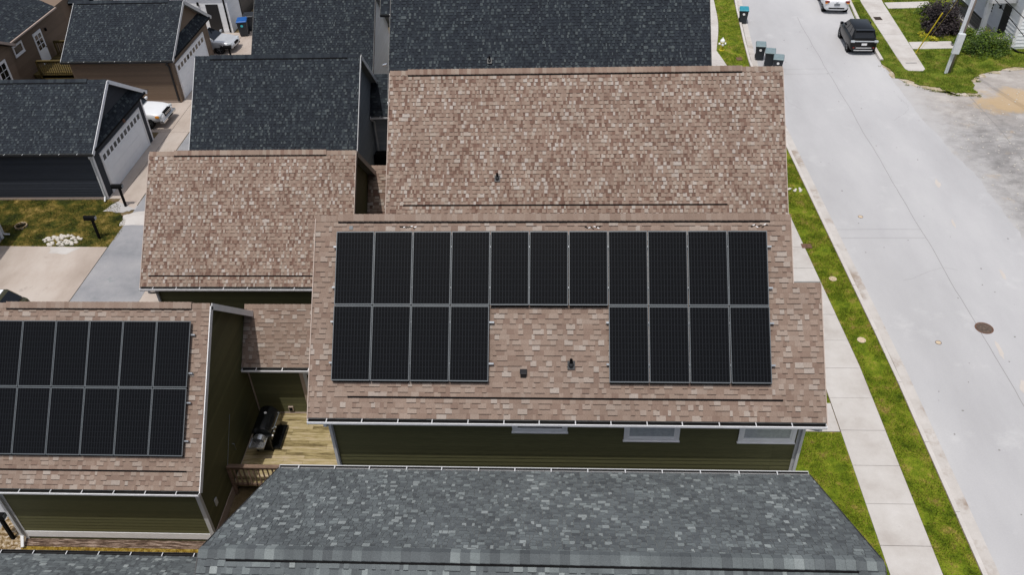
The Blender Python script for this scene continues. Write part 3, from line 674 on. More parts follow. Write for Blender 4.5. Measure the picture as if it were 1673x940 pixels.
d = MB(); d.lathe((x + .09, 54.1, 2.6), [(.05, 0), (.08, .03), (.06, .2)], 8); d.build('wall_lamp', M['black'], Hh)
# its porch deck with railing
Hd = thing('deck', 'small dark wooden deck with railing between the brown house and brown garage', 'deck', (-32.3, 52.5, 0))
d = MB()
for k in range(22): d.box(-34.15, -31.2, 51 + k * .15, 51.14 + k * .15, .82, .86, random.random())
d.box(-34.1, -31.25, 51.02, 54.2, .62, .81); d.build('floor', M['fresh_wood'], Hd)
def rail(H, a, b, z, h=.95, mat=M['fresh_wood'], step=.14, posts=True, name='railing', bmat=None):
    m = MB(); a = Vector((a[0], a[1], z)); b = Vector((b[0], b[1], z)); L = (b - a).length; d_ = (b - a) / L; up = Vector((0, 0, 1))
    m.bar(a + up * h, b + up * h, .14, .04); m.bar(a + up * (h - .1), b + up * (h - .1), .04, .09); m.bar(a + up * .1, b + up * .1, .04, .09)
    n = int(L / step)
    for k in range(1, n):
        p = a + d_ * (L * k / n); m.bar(p + up * .06, p + up * (h - .06), .04, .04, random.random())
    if posts:
        for p in (a, b): m.bar(p - up * .8, p + up * (h - .02), .1, .1)
    return m.build(name, mat, H)
rail(Hd, (-33.6, 51.0), (-30.4, 51.0), .86); rail(Hd, (-34.0, 54.3), (-31.2, 54.3), .86)
rail(Hd, (-31.2, 51.1), (-31.2, 52.6), .86)
d = MB(); d.box(-33.6, -30.4, 51.02, 51.06, -.03, .8); d.build('skirt_board', M['fresh_wood'], Hd)

# white house behind
Mh = thing('house', 'white panel sided house with charcoal roof behind the brown house', 'house', (-40, 62, 0))
w = MB(); w.box(-52, -33, 58.2, 66, -.03, 3.0)
for k in range(16): w.box(-52 + k * 1.2, -51.97 + k * 1.2, 58.19, 58.2, 0, 3.0, .0)
for z in (1.0, 2.0): w.box(-52, -33, 58.188, 58.198, z, z + .03, .0)
w.build('wall', M['white_siding'], Mh)
r = MB(); slope(r, (0, 62, 5.2), (1, 0, 0), (0, -4.2, -2.1), (0, -2.1, 4.2), lambda t: (-53, -32.7), 4.7, side=False); slope(r, (0, 62, 5.2), (1, 0, 0), (0, 4.2, -2.1), (0, 2.1, 4.2), lambda t: (-53, -32.7), 4.7, .28, False)
r.box(-52.9, -32.8, 57.85, 66.1, 2.95, 3.07, 0); r.build('roof', M['dark'], Mh)
window(Mh, 'y', 58.18, -36.6, -35.3, 1.9, 2.75, -1, .08, M['white_trim'], M['black'])

# sliver of the garage at the left edge
Lg = thing('garage', 'white corner trim of a garage cut by the left edge beside the patchy lawn', 'garage', (-31, 30.5, 0))
w = MB(); w.box(-34, -27.45, 27, 33.7, -.03, 2.9); lap(w, (-27.45, 27), (-27.45, 33.7), 0, 2.9); w.face([(-27.46, 27, 2.9), (-27.46, 33.7, 2.9), (-27.46, 30.35, 5.0)]); w.build('wall', M['slate'], Lg)
w = MB(); w.box(-27.55, -27.4, 33.6, 33.74, -.03, 2.9); w.build('corner_board', M['white_trim'], Lg)
w = MB(); slope(w, (0, 30.35, 5.2), (1, 0, 0), (0, -3.7, -2.35), (0, -2.35, 3.7), lambda t: (-34.3, -27.1), 4.38, side=False); slope(w, (0, 30.35, 5.2), (1, 0, 0), (0, 3.7, -2.35), (0, 2.35, 3.7), lambda t: (-34.3, -27.1), 4.38, side=False); w.build('roof', M['dark'], Lg)
downspout(Lg, [(-27.38, 33.8, 2.7), (-27.38, 33.8, .15), (-27.2, 33.95, .04)], M['grey_trim'])

# ------------------------------------------------------------------ house J (front grey roof)
J, Jroof, ji = gable_house('house', 'house under the big grey shingle roof along the bottom edge',
    -7.34, 6.41, 5.86, 10.16, 14.46, 6.0, 8.60, -7.0, 6.05, 6.2, 14.1, M['grey'], M['slate'], M['grey_trim'], M['dark_trim'], M['grey_trim'], cvar=(.1, .93), vent=(-6.75, 5.9), wmm=(.08, .21), ridge_mat=M['grey'], cstep=.2, gap=.012)
Jg, _, _ = gable_house('garage', 'garage under grey shingles cut by the bottom left corner',
    -18.5, -8.2, 6.0, 9.95, 13.95, 2.7, 5.1, -18.2, -8.5, 6.35, 13.6, M['grey'], M['slate'], M['grey_trim'], M['dark_trim'], M['dark_trim'], cat='garage', wmm=(.08, .21))

# ------------------------------------------------------------------ solar panels
pm = MB(); PW, PL = 1.05, 2.04
t = .04
pm.box(0, PW, -PL, -PL + .026, 0, t); pm.box(0, PW, -.026, 0, 0, t); pm.box(0, .018, -PL + .026, -.026, 0, t); pm.box(PW - .018, PW, -PL + .026, -.026, 0, t)
pc = MB(); pc.box(.018, PW - .018, -PL + .026, -.026, .012, .034)
shade_skirt = MB(); shade_skirt.hexa([(.02, -PL - .045, -.115), (PW - .02, -PL - .045, -.115), (PW - .02, -PL + .012, -.115), (.02, -PL + .012, -.115), (.02, -PL - .004, -.002), (PW - .02, -PL - .004, -.002), (PW - .02, -PL + .012, -.002), (.02, -PL + .012, -.002)])  # black skirt, slanted out to stand in for the shadow below the panel
def first_panel():
    o = thing('solar_panel', 'x', 'solar panel')
    pm.build('frame', M['alu'], o, local=True); pc.build('cell_sheet', M['cells'], o, local=True); shade_skirt.build('skirt', M['black'], o, local=True)
    return o
proto = [first_panel()]; used = [False]
ORD = ['first', 'second', 'third', 'fourth', 'fifth', 'sixth', 'seventh', 'eighth', 'ninth', 'tenth', 'eleventh']
def put_panel(loc, ang, label, group):
    o = proto[0] if not used[0] else copy_tree(proto[0])
    used[0] = True
    o.location = loc; o.rotation_euler = (ang + random.uniform(-.0025, .0025), random.uniform(-.003, .003), random.uniform(-.0012, .0012)); tag(o, label, 'solar panel', group)
angA = math.atan(ai['sf']); off = .135
def base(info, x, y, h): return Vector((x, y, info['zr'] - (info['yr'] - y) * info['sf'])) + info['nF'] * h
pitch = 1.068
for row in range(2):
    for k in range(11):
        if row == 1 and k in (4, 5, 6): continue
        o = base(ai, -6.11, 19.45, off) + ai['sF'] * (row * 2.062) + Vector((k * pitch, 0, 0))
        if row == 0: lab = '%s panel from the left in the long upper row of eleven' % ORD[k]
        elif k < 4: lab = '%s panel from the left in the left block of four below the long row' % ORD[k]
        else: lab = '%s panel from the left in the right block of four below the long row' % ORD[k - 7]
        put_panel(o, angA, lab, 'solar panels on the tan house roof')
angB = math.atan(bi['sf'])
for row in range(2):
    for k in range(6):
        o = base(bi, -17.67, 19.74, off) + bi['sF'] * (row * 2.062) + Vector((k * 1.066, 0, 0))
        if k == 0: lab = 'solar panel cut by the left picture edge in the %s garage row' % ('upper', 'lower')[row]
        else: lab = '%s solar panel from the right in the %s row on the garage roof' % (ORD[5 - k], ('upper', 'lower')[row])
        put_panel(o, angB, lab, 'solar panels on the green garage roof')
def rails(ro, info, x0, x1, y0, ts):
    for tt in ts:
        m = MB(); a = base(info, x0, y0, .09) + info['sF'] * tt; b = base(info, x1, y0, .09) + info['sF'] * tt
        m.bar(a, b, .045, .06, up=info['nF'])
        n = 5
        for q in range(n):
            p = a + (b - a) * ((q + .2) / n); m.bar(p - info['nF'] * .085, p + info['nF'] * .0, .06, .06, up=(0, 1, 0))
        m.build('mounting_rail', M['steel'], ro)
rails(Aroof, ai, -6.2, 5.74, 19.45, (.42, 1.55)); rails(Aroof, ai, -6.2, -1.72, 19.45, (2.5, 3.62)); rails(Aroof, ai, 1.30, 5.74, 19.45, (2.5, 3.62))
rails(Broof, bi, -17.7, -11.16, 19.74, (.42, 1.6, 2.5, 3.65))

# ------------------------------------------------------------------ deck, grill and things around
Dk = thing('deck', 'weathered yellow plank deck with short railing between the green house and green garage', 'deck', (-9, 20, 0))
d = MB(); y = 18.45
while y < 21.7:
    yy = min(21.7, y + .137); x0 = -11.04
    x1 = -6.4; xs = random.choice((-8.9, -7.9, -9.6, -8.2))
    s1 = random.random(); d.box(x0, xs - .003, y, yy - .006, .36, .40, s1); d.box(xs + .003, x1, y, yy - .006, .36, .40, random.random()); y += .1375
d.box(-11.03, -6.42, 18.48, 21.69, .18, .355, .1)
d.build('floor', M['deck'], Dk)
rail(Dk, (-11.0, 18.32), (-9.2, 18.32), .4, 1.02, M['rail_wood'], .16)
d = MB()
for k in range(3): d.box(-8.9, -7.2, 18.42 - (k + 1) * .28, 18.42 - k * .28 - .01, .30 - k * .11, .335 - k * .11)
d.build('steps', M['rail_wood'], Dk)
d = MB(); d.tube([(-11.0, 18.34, 1.45), (-11.02, 19.55, 2.62)], .012, 6); o = d.build('rod', M['steel'], None); tag(o, 'thin grey metal rod leaning from the deck rail against the garage wall', 'rod'); o.name = 'metal_rod'

Gq = thing('grill', 'black barbecue grill with steel side shelf standing on the plank deck', 'grill', (-10.35, 20.3, .4))
d = MB(); d.box(-10.65, -10.05, 19.85, 21.05, .45, 1.18); d.build('cabinet', M['black_gloss'], Gq, bevel=.02)
d = MB(); n = 12
for k in range(n):
    a0 = math.pi * k / n; a1 = math.pi * (k + 1) / n
    f = lambda a, yy: (-10.35 + .34 * math.cos(a), yy, 1.19 + .34 * math.sin(a))
    d.face([f(a0, 19.95), f(a0, 21.0), f(a1, 21.0), f(a1, 19.95)])
d.face([(-10.35 + .34 * math.cos(math.pi * k / n), 19.95, 1.19 + .34 * math.sin(math.pi * k / n)) for k in range(n + 1)]); d.face([(-10.35 + .34 * math.cos(math.pi * k / n), 21.0, 1.19 + .34 * math.sin(math.pi * k / n)) for k in range(n, -1, -1)])
lid = d.build('lid', M['black_gloss'], Gq, smooth=False)
d = MB(); d.tube([(-9.98, 20.1, 1.33), (-9.93, 20.1, 1.34), (-9.93, 20.85, 1.34), (-9.98, 20.85, 1.33)], .018, 8); d.build('handle', M['steel'], lid)
d = MB(); d.lathe((-10.33, 20.65, 1.53), [(.05, 0), (.05, .012)], 12); d.build('thermometer', M['chain_white'], lid)
d = MB(); d.box(-10.66, -10.12, 19.35, 19.84, 1.10, 1.13); d.box(-10.66, -10.12, 19.33, 19.36, 1.10, 1.19); d.box(-10.67, -10.64, 19.35, 19.84, 1.10, 1.17)
n = 10
for k in range(n):
    a0 = math.pi * k / n; a1 = math.pi * (k + 1) / n; f = lambda a, yy: (-10.38 + .23 * math.cos(a), yy, 1.14 + .2 * math.sin(a)); d.face([f(a0, 19.6), f(a0, 19.83), f(a1, 19.83), f(a1, 19.6)])
d.build('side_shelf', M['steel_bright'], Gq)
d = MB(); d.box(-10.05, -9.98, 19.85, 21.05, 1.02, 1.2); d.build('control_panel', M['black_gloss'], Gq, bevel=.01)
for k, yy in enumerate((19.95, 20.15, 20.35)):
    d = MB(); d.tube([(-9.985, yy, 1.13), (-9.94, yy, 1.13)], .035, 10); d.build('knob', M['chain_white'] if k == 0 else M['steel'], Gq)
d = MB(); d.box(-10.05, -9.8, 19.9, 21.0, .5, .54); d.build('front_shelf', M['black_gloss'], Gq)
for sx in (-10.62, -10.08):
    for sy in (19.9, 21.0):
        d = MB(); d.box(sx - .03, sx + .03, sy - .03, sy + .03, .4, .46); d.build('foot', M['black'], Gq)

Gc = thing('grill', 'black covered grill half hidden against the slate wall behind the tan roofs', 'grill', (-9.55, 40.3, 0))
d = MB(); d.hexa([(-9.95, 39.9, 0), (-9.1, 39.9, 0), (-9.1, 40.6, 0), (-9.95, 40.6, 0), (-9.85, 40.0, 1.0), (-9.15, 40.0, 1.0), (-9.15, 40.5, 1.0), (-9.85, 40.5, 1.0)]); d.build('cover', M['black'], Gc, bevel=.15)

# ------------------------------------------------------------------ ground, street
def interp(tab, y):
    if y <= tab[0][0]: return tab[0][1]
    for (a, b), (c, d_) in zip(tab, tab[1:]):
        if y <= c: return b + (d_ - b) * (y - a) / (c - a)
    return tab[-1][1]
def strip(mb, la, lb, z, y0, y1, step=1.0, shade=.5):
    y = y0
    while y < y1 - 1e-6:
        yn = min(y1, y + step); mb.face([(interp(la, y), y, z), (interp(lb, y), y, z), (interp(lb, yn), yn, z), (interp(la, yn), yn, z)], shade); y = yn
KX = [(-30, 12.95), (25, 12.93), (42.4, 12.5), (52.8, 12.36), (56, 12.55), (60, 12.87), (65, 13.25), (80, 15.2), (140, 27)]
GX = [(a, b + .24) for a, b in KX]
RX = [(a, b + .60) for a, b in KX]
SL = [(-30, 10.2), (25, 10.17), (35, 9.75), (52, 9.45), (65, 10.1), (80, 12), (140, 23)]
SR = [(-30, 11.78), (25, 11.75), (35.5, 11.28), (44, 11.02), (52.9, 11.0), (55.4, 10.58), (58.5, 11.15), (61, 11.5), (65, 11.75), (80, 13.6), (140, 24.8)]
RR = [(-30, 21.6), (39, 21.6), (45, 20.95), (52, 20.8), (60, 21.2), (65, 21.7), (80, 23.6), (140, 36)]
YS = [-30 + k * 1.0 for k in range(171)]
m = MB(); m.face([(-400, -300, -.26), (400, -300, -.26), (400, 600, -.26), (-400, 600, -.26)]); struct(m.build('ground', M['soil']))
m = MB()
y = -30
while y < 139:
    m.face([(-90, y, -.035), (interp(KX, y) + .02, y, -.035), (interp(KX, y + 1) + .02, y + 1, -.035), (-90, y + 1, -.035)]); y += 1
struct(m.build('yard', M['soil']))
RRn = [(a * .25 - 30, interp(RR, a * .25 - 30) + (.22 * noise.noise(Vector((a * .11, 7, 0))) + .1 * noise.noise(Vector((a * .5, 3, 0))) if a * .25 - 30 < 53 else 0)) for a in range(0, 680)]
m = MB(); strip(m, RX, RRn, -.13, -30, 139, .25); struct(m.build('road', M['road']))
m = MB(); strip(m, [(a, b + .0) for a, b in GX], RX, -.124, -30, 140); struct(m.build('street_gutter', M['gutterpan']))
m = MB()
y = -30
while y < 120:
    yn = y + 2.98; a0, a1 = interp(KX, y), interp(KX, yn); m.hexa([(a0, y, -.26), (a0 + .26, y, -.26), (a1 + .26, yn, -.26), (a1, yn, -.26), (a0 + .02, y, .0), (a0 + .17, y, .0), (a1 + .17, yn, .0), (a1 + .02, yn, .0)]); y += 3.0
struct(m.build('kerb', M['kerb']))
m = MB(); y = 53.75
while y < 110:
    yn = y + 1.49; a0, a1 = interp(RR, y) - .1, interp(RR, yn) - .1; m.hexa([(a0, y, -.26), (a0 + .28, y, -.26), (a1 + .28, yn, -.26), (a1, yn, -.26), (a0 + .06, y, .02), (a0 + .26, y, .02), (a1 + .26, yn, .02), (a1 + .06, yn, .02)]); y += 1.5
struct(m.build('kerb', M['kerb']))
m = MB(); y = 10.17
while y < 90:
    yn = y + 1.62
    cut = [(interp(SL, y), y + .008), (interp(SR, y), y + .008), (interp(SR, yn), yn - .008), (interp(SL, yn), yn - .008)]
    m.slab(cut, -.12, random.uniform(-.003, .003), random.random()); y = yn
# front walk to house A and B side
m.slab([(6.75, 21.45), (8.45, 21.45), (8.45, 22.85), (6.75, 22.85)], -.1, .0); m.slab([(8.47, 21.45), (10.14, 21.45), (10.14, 22.85), (8.47, 22.85)], -.1, .0)
struct(m.build('sidewalk', M['concrete']))
# grass strips and lawns (sheet + blades)
def blades(rects, dens, mat, name, hmin=.025, hmax=.07, skip=(), zb=-.02):
    g = MB()
    for poly in rects:
        xs = [p[0] for p in poly]; ys = [p[1] for p in poly]
        x0, x1, y0, y1 = min(xs), max(xs), min(ys), max(ys); n = int((x1 - x0) * (y1 - y0) * dens)
        for _ in range(n):
            x = random.uniform(x0, x1); y = random.uniform(y0, y1)
            ins = False; j = len(poly) - 1
            for i in range(len(poly)):
                if (poly[i][1] > y) != (poly[j][1] > y) and x < (poly[j][0] - poly[i][0]) * (y - poly[i][1]) / (poly[j][1] - poly[i][1]) + poly[i][0]: ins = not ins
                j = i
            if not ins or any(a(y) < x < b(y) and c < y < d for a, b, c, d in skip): continue
            nz = noise.noise(Vector((x * 1.1, y * 1.1, 3)))
            if nz < -.28 and random.random() < .75: continue
            h = random.uniform(hmin, hmax) * (1 + .6 * nz); a = random.uniform(0, 6.28); w = random.uniform(.006, .014) * (1.6 if dens < 300 else 1)
            l = random.uniform(.3, 1.1) * h; b = random.uniform(0, 6.28)
            dx, dy = math.cos(a) * w, math.sin(a) * w
            g.face([(x - dx, y - dy, zb), (x + dx, y + dy, zb), (x + math.cos(b) * l, y + math.sin(b) * l, zb + h)], random.random())
    return struct(g.build(name, mat), 'stuff')
def edge_poly(la, lb, y0, y1, step=.25, j=.03):
    pts = []; y = y0
    while y <= y1: pts.append((interp(la, y) + random.uniform(-j, j), y)); y += step
    y = y1
    while y >= y0: pts.append((interp(lb, y) + random.uniform(-j * .3, j * .3), y)); y -= step
    return pts
SRo = [(a, b + .025) for a, b in SR]; KXi = [(a, b - .01) for a, b in KX]
def sheet(name, polys, z, mat):
    m = MB()
    for p in polys: m.poly(p, z)
    return struct(m.build(name, mat))
m = MB(); strip(m, SRo, KXi, -.022, 8, 90, .5); struct(m.build('grass_verge', M['lawn']))
lawnA = [(6.6, 8.5), (10.17, 8.5), (10.17, 21.43), (6.6, 21.43)]
lawnA2 = [(8.3, 22.87), (10.15, 22.87), (9.9, 33), (8.3, 33)]
sheet('lawn', [lawnA, lawnA2], -.02, M['lawn'])
vg = [[(interp(SRo, y), y), (interp(KXi, y), y), (interp(KXi, y + 1), y + 1), (interp(SRo, y + 1), y + 1)] for y in range(12, 42)]
blades(vg, 1100, M['lawn'], 'grass')
blades([[(6.6, 14), (10.12, 14), (10.12, 21.4), (6.6, 21.4)], [(8.4, 22.9), (10.12, 22.9), (10.0, 27), (8.4, 27)]], 1000, M['lawn'], 'grass')
vg = [[(interp(SRo, y), y), (interp(KXi, y), y), (interp(KXi, y + 1), y + 1), (interp(SRo, y + 1), y + 1)] for y in range(51, 68)]
blades(vg, 500, M['lawn_far'], 'grass', .03, .08)
lf = [(-27.3, 32.95), (-21.75, 32.9), (-21.6, 34.0), (-21.8, 35.2), (-22.4, 35.9), (-22.7, 36.7), (-23.55, 37.2), (-31, 37.2), (-31, 33.8), (-27.4, 33.75)]
sheet('lawn', [lf], -.02, M['lawn_dry']); blades([lf], 500, M['lawn_dry'], 'grass', .03, .09)
# gravel-lot side
def wob(pts, j, k=6):
    out = []
    for (a, b) in zip(pts, pts[1:] + pts[:1]):
        for q in range(k):
            t_ = q / k; out.append((a[0] + (b[0] - a[0]) * t_ + random.uniform(-j, j), a[1] + (b[1] - a[1]) * t_ + random.uniform(-j, j)))
    return out
m = MB(); m.poly([(21.0, -30), (60, -30), (60, 60), (20.2, 60), (20.3, 50), (20.4, 45), (21.0, 39)], -.135); struct(m.build('gravel_lot', M['gravel']))
fl = [(20.9, 53.6), (21.15, 51.3), (22.4, 50.0), (23.2, 49.6), (24.0, 48.9), (25.1, 48.9), (25.5, 50.6), (26.4, 51.6), (28, 52.3), (31, 52.9), (45, 53.2), (45, 75), (22.9, 75), (21.5, 64), (21.1, 60)]
flw = wob(fl[:11], .16, 7)[:-7] + fl[11:]
cxl, cyl = 26.5, 56.5
edge = wob([(a + (a - cxl) * .035 + random.uniform(-.05, .1), b + (b - cyl) * .05) for a, b in fl[:11]], .2, 8)[:-8] + fl[11:]
m = MB(); m.slab(edge, -.2, -.115); struct(m.build('dirt_fringe', M['straw_pale']))
m = MB(); m.slab(flw, -.2, -.06); struct(m.build('lawn', M['lawn_far']))
tufts = []
for k in range(46):
    q = random.choice(edge[:70]); r_ = random.uniform(.06, .22); x, y = q[0] + random.uniform(-.2, .2), q[1] + random.uniform(-.25, .15)
    tufts.append([(x + r_ * math.cos(a), y + r_ * .6 * math.sin(a)) for a in [j * 1.0472 for j in range(6)]])
blades(tufts, 700, M['lawn_far'], 'grass', .05, .13, zb=-.12)
blades([fl[:11] + [(31, 60), (27, 66), (21.6, 64)]], 420, M['lawn_far'], 'grass', .04, .12, zb=-.06, skip=((lambda y: interp([(52, 21.95), (64, 22.45), (75, 23.6)], y) - .05, lambda y: interp([(52, 23.2), (64, 24.0), (75, 25.3)], y) + .05, 51.95, 80), (lambda y: 23.2, lambda y: 26.4, 55.4, 56.7), (lambda y: 23.8, lambda y: 27.3, 62.75, 64.1), (lambda y: 28.1, lambda y: 45, 55.2, 80)))
m = MB()
for k in range(420):
    x = random.uniform(21.7, 30); y = random.uniform(33, 52.5); r_ = random.uniform(.012, .04)
    if y > 48 and x < 26 + (y - 48): continue
    m.box(x - r_, x + r_, y - r_ * .8, y + r_ * .8, -.14, -.135 + r_ * .8, random.random())
struct(m.build('loose_stones', M['stone']), 'stuff')
# far-side walk
m = MB(); y = 52.15; FL_ = [(52, 21.95), (64, 22.45), (75, 23.6)]; FR = [(52, 23.2), (64, 24.0), (75, 25.3)]
m.slab([(22.0, 52.35), (22.15, 52.08), (23.0, 52.0), (23.22, 52.3), (interp(FR, 54), 54), (interp(FL_, 54), 54)], -.15, -.035)
y = 54.01
while y < 74:
    m.slab([(interp(FL_, y), y), (interp(FR, y), y), (interp(FR, y + 1.98), y + 1.98), (interp(FL_, y + 1.98), y + 1.98)], -.15, -.035 + random.uniform(-.002, .002)); y += 2.0
m.slab([(23.45, 55.45), (26.3, 55.5), (26.35, 56.65), (23.55, 56.6)], -.15, -.03); m.slab([(24.05, 62.8), (27.2, 62.9), (27.3, 64.1), (24.1, 64.0)], -.15, -.03)
struct(m.build('sidewalk', M['concrete']))
m = MB(); m.box(22.3, 23.0, 53.15, 53.27, -.034, -.03); struct(m.build('pavement_stain', M['joint']))
# road joints and paint marks
m = MB()
def jl(pts, w=.03, z=-.1265):
    for a, b in zip(pts, pts[1:]):
        d_ = Vector((b[0] - a[0], b[1] - a[1], 0)).normalized(); n_ = Vector((d_.y, -d_.x, 0)) * w / 2
        m.face([(a[0] - n_.x, a[1] - n_.y, z), (a[0] + n_.x, a[1] + n_.y, z), (b[0] + n_.x, b[1] + n_.y, z), (b[0] - n_.x, b[1] - n_.y, z)])
cl_ = []; y = 10
while y < 62: cl_.append((17.2 + .09 * noise.noise(Vector((y * .35, 0, 0))) + .03 * noise.noise(Vector((y * 2, 5, 0))), y)); y += .6
jl(cl_, .02)
struct(m.build('road_joint', M['joint'])); m = MB()
for yy in (34.45, 33.75, 52.7, 51.95, 14.5): jl([(interp(RX, yy), yy), (15.2, yy + random.uniform(-.05, .05)), (17.2, yy)], .014)
jl([(24.6, 49.2), (24.75, 44), (24.6, 40.8), (24.9, 34), (25.2, 20)], .035, -.1305)
struct(m.build('road_joint', M['joint']))
m = MB()
for (x, y, w_, h_) in ((17.55, 26.0, .09, .5), (17.6, 23.8, .16, .45), (19.6, 30.9, .09, .35), (19.4, 38.6, .12, .4), (18.9, 35.0, .07, .35), (20.6, 26.5, .1, .45)):
    pts = [(x + (w_ * math.cos(q) + .1 * h_ * math.sin(q)) * (1 + random.uniform(-.35, .35)), y + h_ * math.sin(q) * (1 + random.uniform(-.3, .3))) for q in [k * 6.283 / 12 for k in range(12)]]
    m.poly(pts, -.1255)
struct(m.build('road_marking', M['orange']))
m = MB()
for k in range(70):
    x = random.uniform(14, 21.3); y = random.uniform(15, 60); r_ = random.uniform(.015, .05)
    m.poly([(x + r_ * random.uniform(.6, 1.3) * math.cos(q), y + r_ * random.uniform(.6, 1.3) * math.sin(q)) for q in [j * .785 for j in range(8)]], -.1262)
struct(m.build('road_speck', M['joint']), 'stuff')
m = MB()
for (x, y, ang, L_) in ((15.2, 30.5, .3, 3.2), (19.3, 45.5, 1.3, 4), (14.4, 47, 1.8, 3), (19.2, 25.5, .9, 3)):
    pts = []; q = ang
    for k in range(int(L_ / .18)): pts.append((x, y)); q += random.uniform(-.5, .5) + (ang - q) * .2; x += .18 * math.cos(q); y += .18 * math.sin(q)
    jl(pts, .008, -.1264)
struct(m.build('road_crack', M['joint']), 'stuff')
# alley and drives
m = MB(); m.poly([(-21.76, 10), (-18.6, 10), (-18.6, 28.7), (-18.6, 60), (-21.76, 60)], -.016); m.poly([(-21.8, 60), (-18.6, 60), (-18.6, 100), (-21.8, 100)], -.016); struct(m.build('alley', M['asphalt']))
m = MB()
m.slab([(-27.4, 25.4), (-21.78, 25.4), (-21.78, 32.9), (-27.4, 33.0)], -.1, .0)
m.slab([(-34, 25.4), (-27.41, 25.4), (-27.41, 33.5), (-34, 33.5)], -.1, .0)
m.slab([(-18.58, 25.6), (-16.0, 25.6), (-16.0, 33), (-18.58, 33)], -.1, .0)
m.slab([(-18.58, 35.3), (-17.3, 35.3), (-17.3, 43), (-18.58, 43)], -.1, .0)
m.slab([(-23.6, 37.3), (-22.95, 37.3), (-22.95, 44.6), (-23.6, 44.6)], -.1, .0); m.slab([(-22.93, 37.0), (-21.8, 36.3), (-21.8, 44.6), (-22.93, 44.6)], -.1, -.004)
m.slab([(-31, 44.62), (-22.95, 44.62), (-22.95, 48.5), (-31, 48.5)], -.1, .0); m.slab([(-22.93, 44.62), (-21.7, 44.62), (-21.1, 56.0), (-22.93, 56)], -.1, -.004)
m.slab([(-23.6, 48.52), (-22.95, 48.52), (-22.95, 55.2), (-23.6, 55.2)], -.1, .0); m.slab([(-31, 55.2), (-22.95, 55.22), (-22.95, 59.9), (-31, 59.9)], -.1, .0); m.slab([(-22.93, 56.02), (-21.1, 56.02), (-20.9, 75), (-22.93, 75)], -.1, -.004)
struct(m.build('driveway', M['concrete_old']))
m = MB(); m.poly(wob([(-21.95, 34.75), (-18.65, 34.9), (-18.65, 36.1), (-21.5, 36.1), (-22.1, 35.7)], .06, 5), -.011); struct(m.build('concrete_patch', M['concrete']))
m = MB(); m.poly(wob([(-23.4, 36.1), (-22.3, 35.95), (-21.75, 36.3), (-21.8, 37.0), (-22.9, 37.2)], .08, 4), -.009); struct(m.build('gravel_patch', M['gravel']))
m = MB(); m.poly(wob([(-24.5, 32.4), (-23.6, 32.3), (-23.1, 32.85), (-23.9, 32.88), (-24.6, 32.86)], .05, 4), .004); struct(m.build('cement_spill', M['concrete']))
m = MB()
for k in range(85):
    a = random.uniform(0, 6.28); q = math.sqrt(random.random()); x = -24.35 + 1.0 * q * math.cos(a); y = 33.45 + .48 * q * math.sin(a); r_ = random.uniform(.05, .12)
    pts = [(x + r_ * (1 + random.uniform(-.3, .3)) * math.cos(t_), y + r_ * .75 * (1 + random.uniform(-.3, .3)) * math.sin(t_)) for t_ in [j * 1.0472 for j in range(6)]]
    i = len(m.v); h = r_ * random.uniform(.5, .9)
    m.slab(pts, -.03, h * .5 - .02, random.random()); m.face([(x + (p[0] - x) * .6, y + (p[1] - y) * .6, h - .02) for p in pts])
    for q_ in range(6):
        p, p2 = pts[q_], pts[(q_ + 1) % 6]; m.face([(p[0], p[1], h * .5 - .02), (p2[0], p2[1], h * .5 - .02), (x + (p2[0] - x) * .6, y + (p2[1] - y) * .6, h - .02), (x + (p[0] - x) * .6, y + (p[1] - y) * .6, h - .02)])
struct(m.build('rubble', M['stone']), 'stuff')
# yard strips below garage B
m = MB(); m.poly([(-17.5, 16.06), (-11.05, 16.06), (-11.05, 16.37), (-17.5, 16.37)], -.012); struct(m.build('mulch_bed', M['mulch']))
m = MB(); m.poly([(-18.55, 12), (-11.0, 12), (-11.0, 16.3), (-17.5, 16.3)], -.018); struct(m.build('dry_lawn', M['straw'])); blades([[(-17.2, 14.6), (-11, 14.6), (-11, 16.0), (-17.2, 16.1)]], 900, M['straw'], 'grass', .02, .05)
m = MB(); m.poly([(-18.6, 14.5), (-17.5, 14.5), (-17.5, 22), (-18.6, 22)], -.012); struct(m.build('gravel_bed', M['stonebed']))
m = MB(); m.box(-17.3, -17.0, 15.35, 15.85, -.02, .05); m.box(-17.3, -17.26, 15.35, 15.85, .05, .09); m.box(-17.04, -17.0, 15.35, 15.85, .05, .09); tag(m.build('splash_block', M['steel']), 'grey splash block under the white downspout of the solar garage', 'splash block')
m = MB(); m.face([(-11.0, 14, -.02), (-6.4, 14, -.02), (-6.4, 24, -.02), (-11.0, 24, -.02)]); struct(m.build('side_yard', M['soil']))

# covers in verge and road
def cover(name, label, x, y, z, r_, mat, rim=None, cat='cover', group=None):
    t = thing(name, label, cat, (x, y, z), 0, group)
    m = MB(); m.lathe((x, y, z), [(r_, 0), (r_, .012), (r_ * .86, .012), (r_ * .84, .004), (r_ * .84, .0)], 28); m.build('rim', rim or mat, t)
    m = MB(); m.lathe((x, y, z), [(r_ * .83, 0), (r_ * .83, .009), (r_ * .3, .011)], 28)
    if r_ > .3:
        for a in range(0, 360, 45):
            for q in (.35, .6): m.box(x + q * r_ * math.cos(R(a)) - .03, x + q * r_ * math.cos(R(a)) + .03, y + q * r_ * math.sin(R(a)) - .03, y + q * r_ * math.sin(R(a)) + .03, z + .009, z + .018)
    m.build('lid', mat, t); return t
cover('manhole_cover', 'rusty round manhole cover on the concrete street centre line', 17.43, 27.3, -.13, .36, M['iron'], M['brick'], 'manhole')
cover('valve_cover', 'small pale round cap in the concrete street left of the rusty manhole', 15.3, 26.4, -.13, .12, M['cover'], M['iron'])
cover('valve_cover', 'small pale round cap in the street beside the transverse joints', 14.7, 35.55, -.13, .12, M['cover'], M['iron'])
